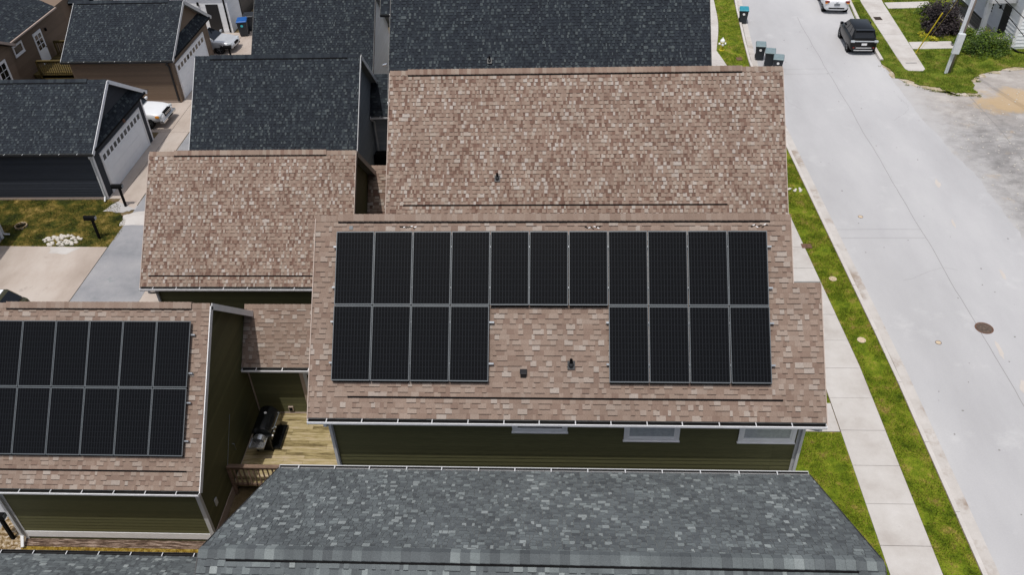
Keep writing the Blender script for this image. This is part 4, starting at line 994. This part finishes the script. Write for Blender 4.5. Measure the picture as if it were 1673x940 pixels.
cover('meter_lid', 'pale round meter lid in the grass verge nearer the rusty manhole', 12.24, 26.4, -.012, .17, M['cover'])
cover('meter_lid', 'pale round meter lid in the grass verge nearer the brown square lid', 12.1, 30.45, -.012, .17, M['cover'])
def ground_hatch(x0, x1, y0, y1, z, label, mat):
    m = MB(); m.box(x0, x1, y0, y1, z - .05, z + .015); o = m.build('ground_hatch', mat, None, bevel=.01); tag(o, label, 'lid')
ground_hatch(11.28, 11.75, 32.75, 33.1, .0, 'brown square utility lid at the sidewalk edge beside the verge', M['brick'])
ground_hatch(11.7, 12.05, 53.9, 54.35, .0, 'brown square utility lid in the verge beside the group of three bins', M['brick'])
m = MB(); m.box(22.5, 23.0, 60.6, 61.2, -.045, -.028)
o = m.build('drain_grate', M['iron']); tag(o, 'dark square drain grate in the far pavement', 'grate')
m = MB()
for k in range(5): m.box(22.52, 22.98, 60.65 + k * .11, 60.7 + k * .11, -.028, -.02)
m.build('slat', M['black'], o)
m = MB()
for k in range(14):
    x = random.uniform(11.6, 12.4); m.lathe((x, 37.85 + random.uniform(-.15, .15), -.03), [(random.uniform(.04, .09), 0), (.06, .05), (.02, .06)], 6, random.random())
struct(m.build('pebble_strip', M['stone']), 'stuff')

# vault ring in the left lawn
t = thing('drain_ring', 'concrete drain ring sunk in the patchy lawn at the left edge', 'drain', (-27.0, 34.7, 0))
m = MB(); m.lathe((-27.0, 34.7, -.02), [(.3, 0), (.3, .1), (.25, .1), (.25, .0)], 24); m.build('ring', M['stonebed'], t)
m = MB(); m.lathe((-27.0, 34.7, -.02), [(.25, 0), (.25, .012)], 24); m.build('opening', M['black'], t)

# ------------------------------------------------------------------ mailboxes
def mailbox(x, y, label, rz=0):
    t = thing('mailbox', label, 'mailbox', (x, y, -.02), rz, 'black mailboxes along the alley')
    m = MB(); m.box(-.05, .05, -.05, .05, 0, 1.12); m.build('post', M['black'], t, local=True)
    m = MB(); n = 8; pr = [(-.1, 0), (.1, 0)] + [(.1 * math.cos(math.pi * k / n), .12 + .1 * math.sin(math.pi * k / n)) for k in range(n + 1)]
    a = [(-.36, p[0], 1.12 + p[1]) for p in pr]; b = [(.2, p[0], 1.12 + p[1]) for p in pr]
    m.face(a[::-1]); m.face(b)
    for k in range(len(pr)): m.face([a[k], a[(k + 1) % len(pr)], b[(k + 1) % len(pr)], b[k]])
    bo = m.build('box', M['black'], t, local=True)
    m = MB(); m.box(.2, .212, -.085, .085, 1.14, 1.3); m.build('door', M['steel'], bo, local=True)
    m = MB(); m.box(-.05, .1, .1, .112, 1.2, 1.24); m.build('flag', M['black'], bo, local=True)
    return t
mailbox(-22.35, 36.55, 'black mailbox on a post in the pale gravel by the black garage corner')
mailbox(-22.5, 33.65, 'black mailbox on a post in the lawn beside the white rubble')
mailbox(-22.1, 54.3, 'black mailbox in front of the silver car')
mailbox(-17.95, 16.35, 'black mailbox near the downspout of the solar panelled garage')

# ------------------------------------------------------------------ bins
def bin_(x, y, z, rz, label, lidmat, body=M['black'], mark=None, sc=1.0, bmat=None):
    t = thing('wheelie_bin', label, 'bin', (x, y, z), rz); t.scale = (sc, sc, sc)
    bm_ = plain('bin_body', S(36, 44, 52, .8), .5) if 'bin_body' not in M else M['bin_body']; M['bin_body'] = bm_
    m = MB(); m.hexa([(-.24, -.26, .06), (.24, -.26, .06), (.24, .2, .06), (-.24, .2, .06), (-.31, -.36, .98), (.31, -.36, .98), (.31, .36, .98), (-.31, .36, .98)]); m.box(-.33, .33, -.385, .385, .93, .98); m.build('body', bm_, t, local=True, bevel=.03)
    m = MB(); m.hexa([(-.34, -.42, .985), (.34, -.42, .985), (.34, .4, .985), (-.34, .4, .985), (-.3, -.38, 1.05), (.3, -.38, 1.05), (.29, .34, 1.09), (-.29, .34, 1.09)]); m.build('lid', lidmat, t, local=True, bevel=.02)
    for sx in (-1, 1):
        m = MB(); m.tube([(sx * .2, .24, .13), (sx * .28, .24, .13)], .13, 14); m.build('wheel', M['black'], t, local=True)
    m = MB(); m.tube([(-.25, .4, .95), (-.25, .47, .96), (.25, .47, .96), (.25, .4, .95)], .018, 6); m.build('handle', bm_, t, local=True)
    if mark:
        m = MB(); m.tube([(0, -.345, .74), (0, -.36, .74)], .085, 14); m.build('emblem', mark, t, local=True)
    return t
M['lid_teal'] = plain('teal_lid', S(38, 140, 158, .8), .5); M['lid_grey'] = plain('grey_lid', S(124, 142, 146, .75), .55, 0, .12); M['lid_blue'] = plain('blue_lid', S(20, 88, 160, .8), .45); M['lid_black'] = plain('black_lid', S(40, 44, 50, .8), .5)
M['cyan'] = plain('cyan_emblem', S(70, 190, 200, .8), .5)
bin_(13.2, 60.7, -.124, R(-8), 'dark bin with bright teal lid standing alone at the kerb', M['lid_teal'], mark=M['chain_white'])
bin_(13.22, 54.35, -.124, R(-10), 'grey lidded bin at the kerb, rearmost of the group of three', M['lid_grey'], mark=M['chain_white'])
bin_(13.62, 53.25, -.124, R(-14), 'grey lidded bin at the kerb, middle one of the group of three', M['lid_grey'])
bin_(13.95, 52.25, -.124, R(-14), 'grey lidded bin nearest the tan roof in the group of three', M['lid_grey'], mark=M['chain_white'])
bin_(-22.75, 59.4, 0, R(10), 'dark bin with bright blue lid beside the silver car', M['lid_blue'], mark=M['cyan'], sc=1.12)
bin_(-22.55, 60.4, 0, R(10), 'dark bin with black lid behind the blue lidded bin', M['lid_black'], sc=1.12)

# ------------------------------------------------------------------ hydrant
M['hyd'] = plain('yellow_hydrant_paint', S(190, 178, 40, .8), .5)
t = thing('fire_hydrant', 'yellow fire hydrant with white cap in the verge by the sidewalk', 'hydrant', (10.95, 55.6, 0))
m = MB(); m.lathe((10.95, 55.6, -.03), [(.2, 0), (.2, .06), (.13, .08), (.13, .55), (.17, .57), (.17, .61), (.13, .62)], 16); m.build('barrel', M['hyd'], t)
m = MB(); m.lathe((10.95, 55.6, .58), [(.16, 0), (.15, .1), (.08, .2), (.04, .22), (.04, .28)], 16); m.build('bonnet', M['chain_white'], t)
for a in (0, math.pi, -math.pi / 2):
    m = MB(); c_, s_ = math.cos(a), math.sin(a); m.tube([(10.95 + .1 * c_, 55.6 + .1 * s_, .44), (10.95 + .24 * c_, 55.6 + .24 * s_, .44)], .075, 12); m.build('outlet', M['chain_white'], t)

# ------------------------------------------------------------------ vehicles
M['tyre'] = plain('tyre_rubber', S(20, 20, 21), .85); M['rim'] = plain('alloy_rim', S(150, 152, 156, .8), .3, .7)
M['car_glass'] = plain('car_glass', S(14, 17, 21), .06, 0, .05); M['tail'] = plain('tail_light', S(120, 40, 26), .2); M['amber'] = plain('amber_light', S(216, 140, 40), .25); M['lamp'] = plain('clear_lamp', S(206, 212, 216, .8), .15, .2)
def car_paint(name, col, rough=.28, metal=0.0):
    m, nt, b = new_mat(name); f = noise_f(nt, 3, 3, .5, opos(nt)); r = ramp(nt, [(.3, tuple(c * .95 for c in col[:3]) + (1,)), (.7, col)]); nt.links.new(f, r.inputs[0]); nt.links.new(r.outputs[0], b.inputs['Base Color'])
    b.inputs['Roughness'].default_value = rough; b.inputs['Metallic'].default_value = metal; b.inputs['Coat Weight'].default_value = .35; b.inputs['Coat Roughness'].default_value = .06
    return m
def car(label, cat, loc, rz, paint, secs, gh, wheels, wr, W, details, group=None, name='parked_car', roofmat=None):
    """secs: (y, zbot, ztop, halfwidth); gh: greenhouse (yb_rear, yr_rear, yr_front, yb_front, zb, zr, wb, wr)"""
    t = thing(name, label, cat, loc, rz, group)
    m = MB(); rings = []
    for (y, zb, zt, w) in secs:
        h = zt - zb
        half = [(0, zb), (.78 * w, zb), (.95 * w, zb + .14 * h), (1.0 * w, zb + .45 * h), (.985 * w, zb + .72 * h), (.93 * w, zb + .93 * h), (.75 * w, zt), (0, zt + .01)]
        ring = [(x, y, z) for x, z in half] + [(-x, y, z) for x, z in half[-2:0:-1]]
        rings.append(ring)
    n = len(rings[0]); base_ = len(m.v)
    for r_ in rings: m.v.extend(r_)
    for k in range(len(rings) - 1):
        for j in range(n):
            m.f.append((base_ + k * n + j, base_ + k * n + (j + 1) % n, base_ + (k + 1) * n + (j + 1) % n, base_ + (k + 1) * n + j)); m.sh.append(.5); m.mi.append(0)
    m.f.append(tuple(base_ + j for j in range(n))[::-1]); m.f.append(tuple(base_ + (len(rings) - 1) * n + j for j in range(n))); m.sh += [.5, .5]; m.mi += [0, 0]
    body = m.build('body', paint, t, smooth=True, sub=2, local=True)
    y0, y1, y2, y3, zb, zr, wb, wt = gh
    P = {}
    for sx in (-1, 1):
        P[sx] = [Vector((sx * wb, y0, zb)), Vector((sx * wt, y1, zr)), Vector((sx * wt, y2, zr)), Vector((sx * wb, y3, zb))]
    m = MB()
    zl = zb - .06
    lo = [Vector((p.x * 1.0, p.y, zl)) for p in (P[-1][0], P[1][0], P[1][3], P[-1][3])]
    hi = [P[-1][1], P[1][1], P[1][2], P[-1][2]]
    m.hexa(lo + hi); cab = m.build('cabin', paint, t, bevel=.13, smooth=True, local=True)
    def panel_(a, b, c, d, u0, u1, v0, v1, push=.006):
        f = lambda u, v: (a * (1 - u) + b * u) * (1 - v) + (d * (1 - u) + c * u) * v
        q = [f(u0, v0), f(u1, v0), f(u1, v1), f(u0, v1)]; nn = (q[1] - q[0]).cross(q[3] - q[0]).normalized() * push
        return [p + nn for p in q], [p - nn * .5 for p in q]
    def glass(name, quads):
        g = MB()
        for o_, i_ in quads: g.hexa(i_ + o_)
        g.build(name, M['car_glass'], t, local=True)
    L_, R_ = P[-1], P[1]
    glass('rear_window', [panel_(L_[0], R_[0], R_[1], L_[1], .09, .91, .14, .9)])
    glass('windscreen', [panel_(R_[3], L_[3], L_[2], R_[2], .07, .93, .08, .94)])
    for sd, q in (('a', (R_[0], R_[3], R_[2], R_[1])), ('b', (L_[3], L_[0], L_[1], L_[2]))):
        sp = (.07, .30, .33, .60, .63, .93) if sd == 'a' else (.07, .37, .40, .67, .70, .93)
        for k in range(3):
            glass('side_window', [panel_(q[0], q[1], q[2], q[3], sp[2 * k], sp[2 * k + 1], .16, .86)])
    for sx in (-1, 1):
        for wy in wheels:
            w_ = thing('wheel', '', '', (sx * (W - .1), wy, wr)); del w_['label']; del w_['category']; w_.parent = t; ORG[w_] = Vector((0, 0, 0))
            m = MB(); pr = [(wr * .62, -.1), (wr * .93, -.11), (wr, -.07), (wr, .07), (wr * .93, .11), (wr * .62, .1)]
            m.tube([(sx * z, 0, 0) for r_, z in pr], [r_ for r_, z in pr], 22); m.build('tyre', M['tyre'], w_, local=True)
            m = MB(); m.tube([(sx * .085, 0, 0), (sx * .1, 0, 0)], wr * .6, 18)
            for a in range(5):
                d_ = Vector((0, math.cos(a * 1.2566), math.sin(a * 1.2566))); m.bar(Vector((sx * .1, 0, 0)), Vector((sx * .105, 0, 0)) + d_ * wr * .58, .05, .02)
            m.build('rim', M['rim'], w_, local=True)
            m = MB(); n_ = 16; ra = wr + .035
            m.tube([(sx * (W - .25), wy, wr + .01), (sx * (W + .004), wy, wr + .01)], ra, 22); m.build('wheel_arch', M['black'], t, local=True)
        m = MB(); m.hexa([(sx * (wb + .02), y3 - .28, zb + .02), (sx * (wb + .22), y3 - .26, zb + .02), (sx * (wb + .22), y3 - .14, zb + .02), (sx * (wb + .02), y3 - .14, zb + .02), (sx * (wb + .02), y3 - .28, zb + .17), (sx * (wb + .2), y3 - .26, zb + .17), (sx * (wb + .2), y3 - .14, zb + .17), (sx * (wb + .02), y3 - .14, zb + .17)])
        m.build('mirror', paint, t, local=True, bevel=.02)
    for (nm, mat, x0, x1, ya, yb_, z0, z1, bev) in details:
        m = MB(); m.box(x0, x1, ya, yb_, z0, z1); m.build(nm, mat, t, local=True, bevel=bev)
    return t
P_black = car_paint('black_car_paint', S(9, 10, 12), .3); P_white = car_paint('white_car_paint', S(226, 228, 230, .9), .3); P_black.node_tree.nodes['Principled BSDF'].inputs['Coat Weight'].default_value = .12; P_black.node_tree.nodes['Principled BSDF'].inputs['Specular IOR Level'].default_value = .3; P_silver = car_paint('silver_car_paint', S(200, 203, 207, .8), .3, .2); P_olive = car_paint('olive_car_paint', S(54, 52, 28), .3)
suv = [(0, .34, .82, .72), (.05, .28, 1.02, .84), (.3, .24, 1.08, .9), (1.0, .22, 1.08, .91), (2.2, .22, 1.05, .91), (3.0, .22, 1.0, .9), (3.5, .24, .92, .87), (3.85, .3, .78, .76), (3.95, .36, .66, .62)]
tail = [('tail_light_bar', M['lamp'], -.72, .72, -.02, .06, .93, .975, .01), ('tail_light', M['lamp'], -.86, -.62, -.03, .12, .88, 1.0, .02), ('tail_light', M['lamp'], .62, .86, -.03, .12, .88, 1.0, .02),
        ('licence_plate', M['chain_white'], -.17, .17, -.035, -.02, .70, .84, .004), ('bumper_trim', M['steel_bright'], -.5, .5, -.035, .05, .50, .56, .01), ('skid_plate', M['steel_bright'], -.6, .6, -.03, .06, .33, .40, .01),
        ('spoiler', P_black, -.6, .6, .25, .55, 1.55, 1.6, .02), ('fog_lamp', M['tail'], -.68, -.58, -.025, .05, .5, .56, .01), ('fog_lamp', M['tail'], .58, .68, -.025, .05, .5, .56, .01)]
car('black sport utility car with silver rear trim parked at the right kerb', 'car', (19.95, 54.7, -.13), R(-3), P_black, suv, (.14, .52, 2.35, 3.05, 1.03, 1.6, .8, .6), (.72, 3.05), .34, .88, tail)
wsec = suv
tail2 = [('tail_light', M['tail'], -.85, -.55, -.03, .12, .86, .98, .02), ('tail_light', M['tail'], .55, .85, -.03, .12, .86, .98, .02), ('tail_light_bar', M['amber'], -.84, -.66, -.035, .1, .80, .86, .01), ('tail_light_bar', M['amber'], .66, .84, -.035, .1, .80, .86, .01),
         ('licence_plate', M['steel'], -.2, .2, -.035, -.02, .66, .80, .004), ('bumper_trim', M['black'], -.55, .55, -.03, .05, .42, .50, .01), ('badge', M['steel_bright'], -.08, .08, -.03, 0, .86, .92, .02)]
car('white car cut by the top edge, parked ahead of the black one', 'car', (20.05, 62.0, -.13), R(-6), P_white, wsec, (.14, .52, 2.35, 3.05, 1.03, 1.55, .8, .6), (.72, 3.05), .34, .88, tail2)
front = [('grille', M['black'], -.42, .42, 4.60, 4.86, .62, .88, .03), ('grille_bar', M['steel_bright'], -.4, .4, 4.84, 4.875, .72, .755, .005), ('grille_bar', M['steel_bright'], -.4, .4, 4.84, 4.875, .80, .83, .005), ('headlight', M['lamp'], -.86, -.46, 4.5, 4.76, .70, .86, .03), ('headlight', M['lamp'], .46, .86, 4.5, 4.76, .70, .86, .03),
         ('indicator', M['amber'], -.9, -.76, 4.42, 4.66, .70, .84, .02), ('indicator', M['amber'], .76, .9, 4.42, 4.66, .70, .84, .02), ('bumper', M['steel_bright'], -.9, .9, 4.62, 4.92, .36, .56, .06), ('bumper_slot', M['black'], -.35, .35, 4.86, 4.93, .42, .5, .01)]
truck = [(0, .4, .9, .8), (.06, .36, 1.06, .9), (.6, .34, 1.08, .93), (2.0, .32, 1.06, .94), (3.2, .32, 1.06, .94), (4.1, .34, 1.02, .92), (4.6, .38, .94, .88), (4.78, .44, .8, .8), (4.82, .5, .7, .7)]
car('white truck whose front end emerges between the black and brown garages', 'truck', (-28.15, 46.0, 0), R(-90 - 2), P_white, truck, (.15, .5, 2.75, 3.4, 1.04, 1.78, .86, .68), (.9, 3.85), .38, .9, front, name='parked_truck')
sed = [(0, .34, .78, .7), (.06, .3, .9, .82), (.7, .26, .96, .88), (1.8, .24, .94, .9), (3.2, .24, .93, .9), (4.0, .25, .86, .87), (4.45, .3, .72, .78), (4.6, .36, .62, .6)]
sfront = [('grille', M['black'], -.3, .3, 4.42, 4.61, .52, .68, .04), ('headlight', M['lamp'], -.78, -.42, 4.2, 4.48, .64, .74, .04), ('headlight', M['lamp'], .42, .78, 4.2, 4.48, .64, .74, .04), ('lower_intake', M['black'], -.55, .55, 4.4, 4.58, .36, .44, .02), ('fog_lamp', M['black'], -.72, -.6, 4.35, 4.5, .4, .48, .02), ('fog_lamp', M['black'], .6, .72, 4.35, 4.5, .4, .48, .02)]
car('silver sedan facing the alley between the brown garage and white garage', 'car', (-27.0, 57.15, 0), R(-90 - 5), P_silver, sed, (.6, 1.25, 2.5, 3.35, .9, 1.42, .8, .58), (.85, 3.6), .33, .86, sfront)
car('dark olive car with pale roof half hidden behind the solar garage ridge', 'car', (-22.75, 27.02, 0), R(90), P_olive, suv, (.14, .62, 2.35, 3.05, 1.05, 1.6, .8, .62), (.72, 3.05), .34, .88, [('roof_panel', M['door_white'], -.52, .52, .75, 2.25, 1.58, 1.615, .02)])

# ------------------------------------------------------------------ utility pole, guy wire, wires
U = thing('utility_pole', 'wooden utility pole with grey conduit and box beside the far lawn', 'pole', (24.42, 51.8, -.06))
top = Vector((25.15, 51.85, 10)); bt = Vector((24.42, 51.8, -.2))
m = MB(); m.tube([bt, bt + (top - bt) * .5, top], [.17, .15, .13], 14); m.build('shaft', M['pole_wood'], U, smooth=True)
def up(k, dx=0, dy=0): return bt + (top - bt) * k + Vector((dx, dy, 0))
for dx in (-.2, -.1):
    m = MB(); m.tube([up(.015, dx, -.16), up(.16, dx, -.17), up(.95, dx, -.14)], .055 if dx > -.15 else .07, 8); m.build('conduit', M['conduit'], U)
m = MB(); a = up(.145, -.1, -.26); b = up(.27, -.1, -.26); m.bar(a, b, .42, .22, up=(0, -1, 0)); m.build('junction_box', M['conduit'], U, bevel=.02)
m = MB(); m.bar(up(.94, -1.1), up(.94, 1.1), .1, .12); m.build('crossarm', M['pole_wood'], U)
t = thing('guy_wire', 'guy wire with yellow plastic guard anchored in the lawn beside the far walk', 'guy wire', (23.35, 54.65, -.06))
a = Vector((23.35, 54.65, -.06)); b = up(.9); m = MB(); m.tube([a, b], .008, 5); m.build('cable', M['steel'], t)
M['guard'] = plain('yellow_guard', S(214, 190, 30, .85), .5); dd = (b - a).normalized(); m = MB(); m.tube([a + dd * .1, a + dd * 3.3], .04, 8); m.build('guard', M['guard'], t)
m = MB(); m.tube([a + Vector((.25, .15, 0)), up(.72)], .007, 5); m.build('cable', M['guard'], t)
def wire(pts, label):
    m = MB(); P_ = []
    a, b = Vector(pts[0]), Vector(pts[1])
    for k in range(13): q = k / 12; P_.append(a + (b - a) * q - Vector((0, 0, 1)) * (.12 * 4 * q * (1 - q)))
    m.tube(P_, .022, 5); o = m.build('overhead_wire', M['black']); tag(o, label, 'wire')
wire([(24.87, 51.7, 5.55), (28.4, 41.0, 1.3)], 'lower and longer of the two dark overhead wires by the utility pole')
wire([(24.93, 51.7, 5.75), (28.4, 41.0, 3.0)], 'upper of the two dark overhead wires, close to the right edge')
m = MB(); m.box(28.34, 28.46, 40.94, 41.06, -.15, 3.15); o = m.build('service_post', M['pole_wood']); tag(o, 'short wooden service post in the gravel lot holding the overhead wires', 'post')

# ------------------------------------------------------------------ house K (top right corner)
Kh = thing('house', 'white sided house with a covered porch at the top right corner', 'house', (34, 60, 0))
w = MB(); w.box(29.7, 40, 55.3, 68, -.1, 3.4); lap(w, (29.7, 55.3), (40, 55.3), .1, 3.4, e=.24, thick=.035); lap(w, (29.7, 68), (29.7, 55.3), .1, 3.4, e=.24, thick=.035); w.build('wall', M['white_siding'], Kh)
w = MB(); w.box(29.62, 29.82, 55.22, 55.42, -.05, 3.4); w.build('corner_board', M['white_trim'], Kh)
w = MB(); slope(w, (34.8, 0, 6.2), (0, 1, 0), (-5.3, 0, -2.8), (-2.8, 0, 5.3), lambda t: (55, 68.4), 6, side=False); slope(w, (34.8, 0, 6.2), (0, 1, 0), (5.3, 0, -2.8), (2.8, 0, 5.3), lambda t: (55, 68.4), 6, .28, False); w.face([(29.75, 55.29, 3.4), (39.95, 55.29, 3.4), (34.8, 55.29, 6.1)], .9); w.build('roof', M['dark'], Kh)
d = MB(); d.box(29.64, 29.7, 56.7, 57.65, .1, 2.15); d.build('door', M['dark_trim'], Kh)
d = MB(); d.lathe((29.6, 58.1, 1.6), [(.04, 0), (.08, .03), (.06, .22), (.02, .25)], 8); d.build('wall_lamp', M['black'], Kh)
window(Kh, 'x', 29.69, 59.0, 60.4, .8, 2.3, -1, .1, M['white_trim'], M['glass_dark'])
window(Kh, 'y', 55.28, 31.0, 32.1, 1.2, 2.7, -1, .1, M['white_trim'], M['glass_dark'])
d = MB(); d.box(28.2, 29.7, 56.5, 62.5, -.1, .12); d.build('porch_floor', M['concrete'], Kh)
d = MB(); d.box(28.05, 29.7, 56.3, 62.7, 2.62, 2.85); d.build('porch_roof', M['grey_trim'], Kh)
for yy in (57.3, 62.2):
    d = MB(); d.box(28.3, 28.58, yy - .14, yy + .14, .12, 2.62); d.box(28.25, 28.63, yy - .19, yy + .19, .12, .3); d.box(28.25, 28.63, yy - .19, yy + .19, 2.45, 2.62); d.build('porch_column', M['white_trim'], Kh)
d = MB()
for k in range(26): d.box(28.4, 28.44, 57.5 + k * .18, 57.55 + k * .18, .2, 1.0)
d.box(28.38, 28.46, 57.45, 62.1, 1.0, 1.06); d.build('porch_railing', M['dark_trim'], Kh)
d = MB(); d.tube([(29.6, 55.1, .1), (29.9, 54.7, -.02), (30.6, 54.3, -.04)], .06, 8); o = d.build('drain_hose', M['black']); tag(o, 'black corrugated drain hose on the ground at the white house corner', 'hose')
def flower_pot():
    t = thing('flower_pot', 'potted yellow flower on the porch step beside the column', 'plant pot', (28.7, 56.9, .12))
    m = MB(); m.lathe((28.7, 56.9, .12), [(.1, 0), (.14, .22), (.12, .22)], 12); m.build('pot', M['brick'], t)
    m = MB()
    for k in range(60):
        p = Vector((28.7, 56.9, .5)) + Vector((random.gauss(0, .1), random.gauss(0, .1), random.gauss(0, .09))); a = Vector((random.uniform(-1, 1), random.uniform(-1, 1), random.uniform(-.3, 1))).normalized() * .05; b = a.orthogonal().normalized() * .03
        m.face([p - a, p + b, p + a, p - b], random.random())
    m.build('flowers', M['hyd'], t)
flower_pot()

# ------------------------------------------------------------------ shrubs
def leaf_mat(name, lo, mid, hi):
    m, nt, b = new_mat(name); a = N(nt, 'ShaderNodeAttribute', attribute_name='shade'); r = ramp(nt, [(0, lo), (.5, mid), (1, hi)]); nt.links.new(a.outputs['Fac'], r.inputs[0]); nt.links.new(r.outputs[0], b.inputs['Base Color']); b.inputs['Roughness'].default_value = .6; b.inputs['Specular IOR Level'].default_value = .25
    return m
M['lf_purple'] = leaf_mat('purple_leaves', S(22, 17, 18, .8), S(42, 34, 35, .8), S(74, 62, 62, .8)); M['lf_green'] = leaf_mat('green_leaves', S(44, 66, 12, .8), S(82, 104, 24, .8), S(130, 146, 46, .8)); M['lf_dark'] = leaf_mat('dark_green_leaves', S(30, 48, 8, .85), S(64, 88, 16, .85), S(112, 132, 34, .85)); M['lf_yellow'] = leaf_mat('yellow_leaves', S(150, 150, 20, .7), S(180, 176, 40, .7), S(206, 196, 70, .7))
M['bark'] = plain('bark', S(70, 56, 46, .7), .9)
def shrub(name, label, x, y, z, rx, ry, rz_, mat, n, leaf=.07, nclump=22, stems=6, cat='shrub'):
    t = thing(name, label, cat, (x, y, z)); m = MB(); rnd = random.Random(int(x * 97 + y * 31)); cs = []
    for k in range(nclump):
        while True:
            v = Vector((rnd.uniform(-1, 1), rnd.uniform(-1, 1), rnd.uniform(-.1, 1)))
            if .35 < v.length < 1: break
        cs.append((Vector((v.x * rx * .85, v.y * ry * .85, v.z * rz_ * .85)), rnd.uniform(.25, .5), rnd.uniform(-.15, .15)))
    for k in range(n):
        c, r_, s0 = rnd.choice(cs); v = Vector((rnd.gauss(0, 1), rnd.gauss(0, 1), rnd.gauss(0, 1))).normalized() * (rnd.random() ** .4) * r_ * min(rx, rz_)
        p = c + v
        if p.z < .02: p.z = rnd.uniform(.02, .2)
        p = p + Vector((x, y, z)); a = Vector((rnd.uniform(-1, 1), rnd.uniform(-1, 1), rnd.uniform(-.5, 1))).normalized(); b = a.orthogonal().normalized(); l = leaf * rnd.uniform(.6, 1.4)
        m.face([p - a * l, p + b * l * .55, p + a * l, p - b * l * .55], min(1, max(0, rnd.gauss(.45, .25) + s0)))
    m.build('foliage', mat, t)
    s = MB()
    for k in range(stems):
        c = cs[k][0]; s.tube([(x + rnd.uniform(-.1, .1), y + rnd.uniform(-.1, .1), z - .05), (x + c.x * .5, y + c.y * .5, z + max(.2, c.z * .6)), (x + c.x, y + c.y, z + max(.3, c.z))], [.03, .02, .01], 5)
    s.build('stem', M['bark'], t)
shrub('bush', 'dark purple leaved bush between the far walk and the white house porch', 26.25, 58.9, -.06, 1.4, 1.8, 2.3, M['lf_purple'], 7000, .075, 40, 8)
shrub('bush', 'round green bush in front of the white house porch, right of the utility pole', 27.9, 54.85, -.06, 1.45, 1.05, 1.5, M['lf_dark'], 6500, .06, 36)
shrub('bush', 'bright green rounded bush between the pole and the porch column', 27.0, 56.0, -.06, .85, .8, 1.3, M['lf_green'], 3000, .06, 18)
shrub('bush', 'light green sprawling bush behind the purple bush at the top edge', 26.6, 61.6, -.06, 1.0, 1.0, .9, M['lf_green'], 1800, .06, 14)
shrub('plant', 'small yellow plant at the corner of the white house', 29.2, 55.4, -.06, .4, .35, .5, M['lf_yellow'], 420, .05, 6, 3, 'plant')
shrub('plant', 'low yellow plant at the foot of the purple bush, nearer the pavement', 24.75, 57.7, -.06, .42, .35, .35, M['lf_yellow'], 360, .05, 6, 3, 'plant')
shrub('plant', 'low yellow plant at the foot of the purple bush, nearer the guy wire', 25.2, 56.9, -.06, .5, .35, .3, M['lf_yellow'], 360, .05, 6, 3, 'plant')

# ------------------------------------------------------------------ light, camera, view
sd = Vector((-.10, -.28, 1)).normalized()
elev = math.asin(sd.z); az = math.atan2(sd.x, sd.y)
W = bpy.data.worlds.new('World'); scene.world = W; W.use_nodes = True; nt = W.node_tree
sky = nt.nodes.new('ShaderNodeTexSky'); sky.sky_type = 'NISHITA'; sky.sun_disc = False; sky.sun_elevation = elev; sky.sun_rotation = az; sky.air_density = 1.0; sky.dust_density = 3.0; sky.ozone_density = .7
hs = nt.nodes.new('ShaderNodeHueSaturation'); hs.inputs['Saturation'].default_value = .6; nt.links.new(sky.outputs[0], hs.inputs['Color']); nt.links.new(hs.outputs[0], nt.nodes['Background'].inputs[0]); nt.nodes['Background'].inputs[1].default_value = 0.15
su = bpy.data.lights.new('sun', 'SUN'); su.energy = 2.9; su.angle = R(.55); su.color = (1.0, .965, .92)
so = bpy.data.objects.new('sun', su); COL.objects.link(so); so.rotation_euler = (-sd).to_track_quat('-Z', 'Y').to_euler(); so.location = (0, 0, 60)

cam = bpy.data.cameras.new('camera'); co = bpy.data.objects.new('camera', cam); COL.objects.link(co); scene.camera = co
cam.sensor_width = 36; cam.lens = 1400 / 1673 * 36; cam.clip_end = 2000; cam.clip_start = .1
p_, yw, rl = R(38.21), R(3.90), R(2.327)
f = Vector((0, math.cos(p_), -math.sin(p_))); rt = Vector((1, 0, 0)); dn = Vector((0, -math.sin(p_), -math.cos(p_)))
Rz = Matrix.Rotation(yw, 3, 'Z'); f, rt, dn = Rz @ f, Rz @ rt, Rz @ dn
c_, s_ = math.cos(rl), math.sin(rl); rt, dn = c_ * rt + s_ * dn, -s_ * rt + c_ * dn
co.matrix_world = Matrix(((rt.x, -dn.x, -f.x, 0), (rt.y, -dn.y, -f.y, 0), (rt.z, -dn.z, -f.z, 23.5), (0, 0, 0, 1)))
scene.view_settings.view_transform = 'Standard'; scene.view_settings.look = 'None'; scene.view_settings.exposure = 0; scene.view_settings.gamma = 1; scene.view_settings.use_curve_mapping = False
scene.render.engine = 'CYCLES'; scene.cycles.use_denoising = True
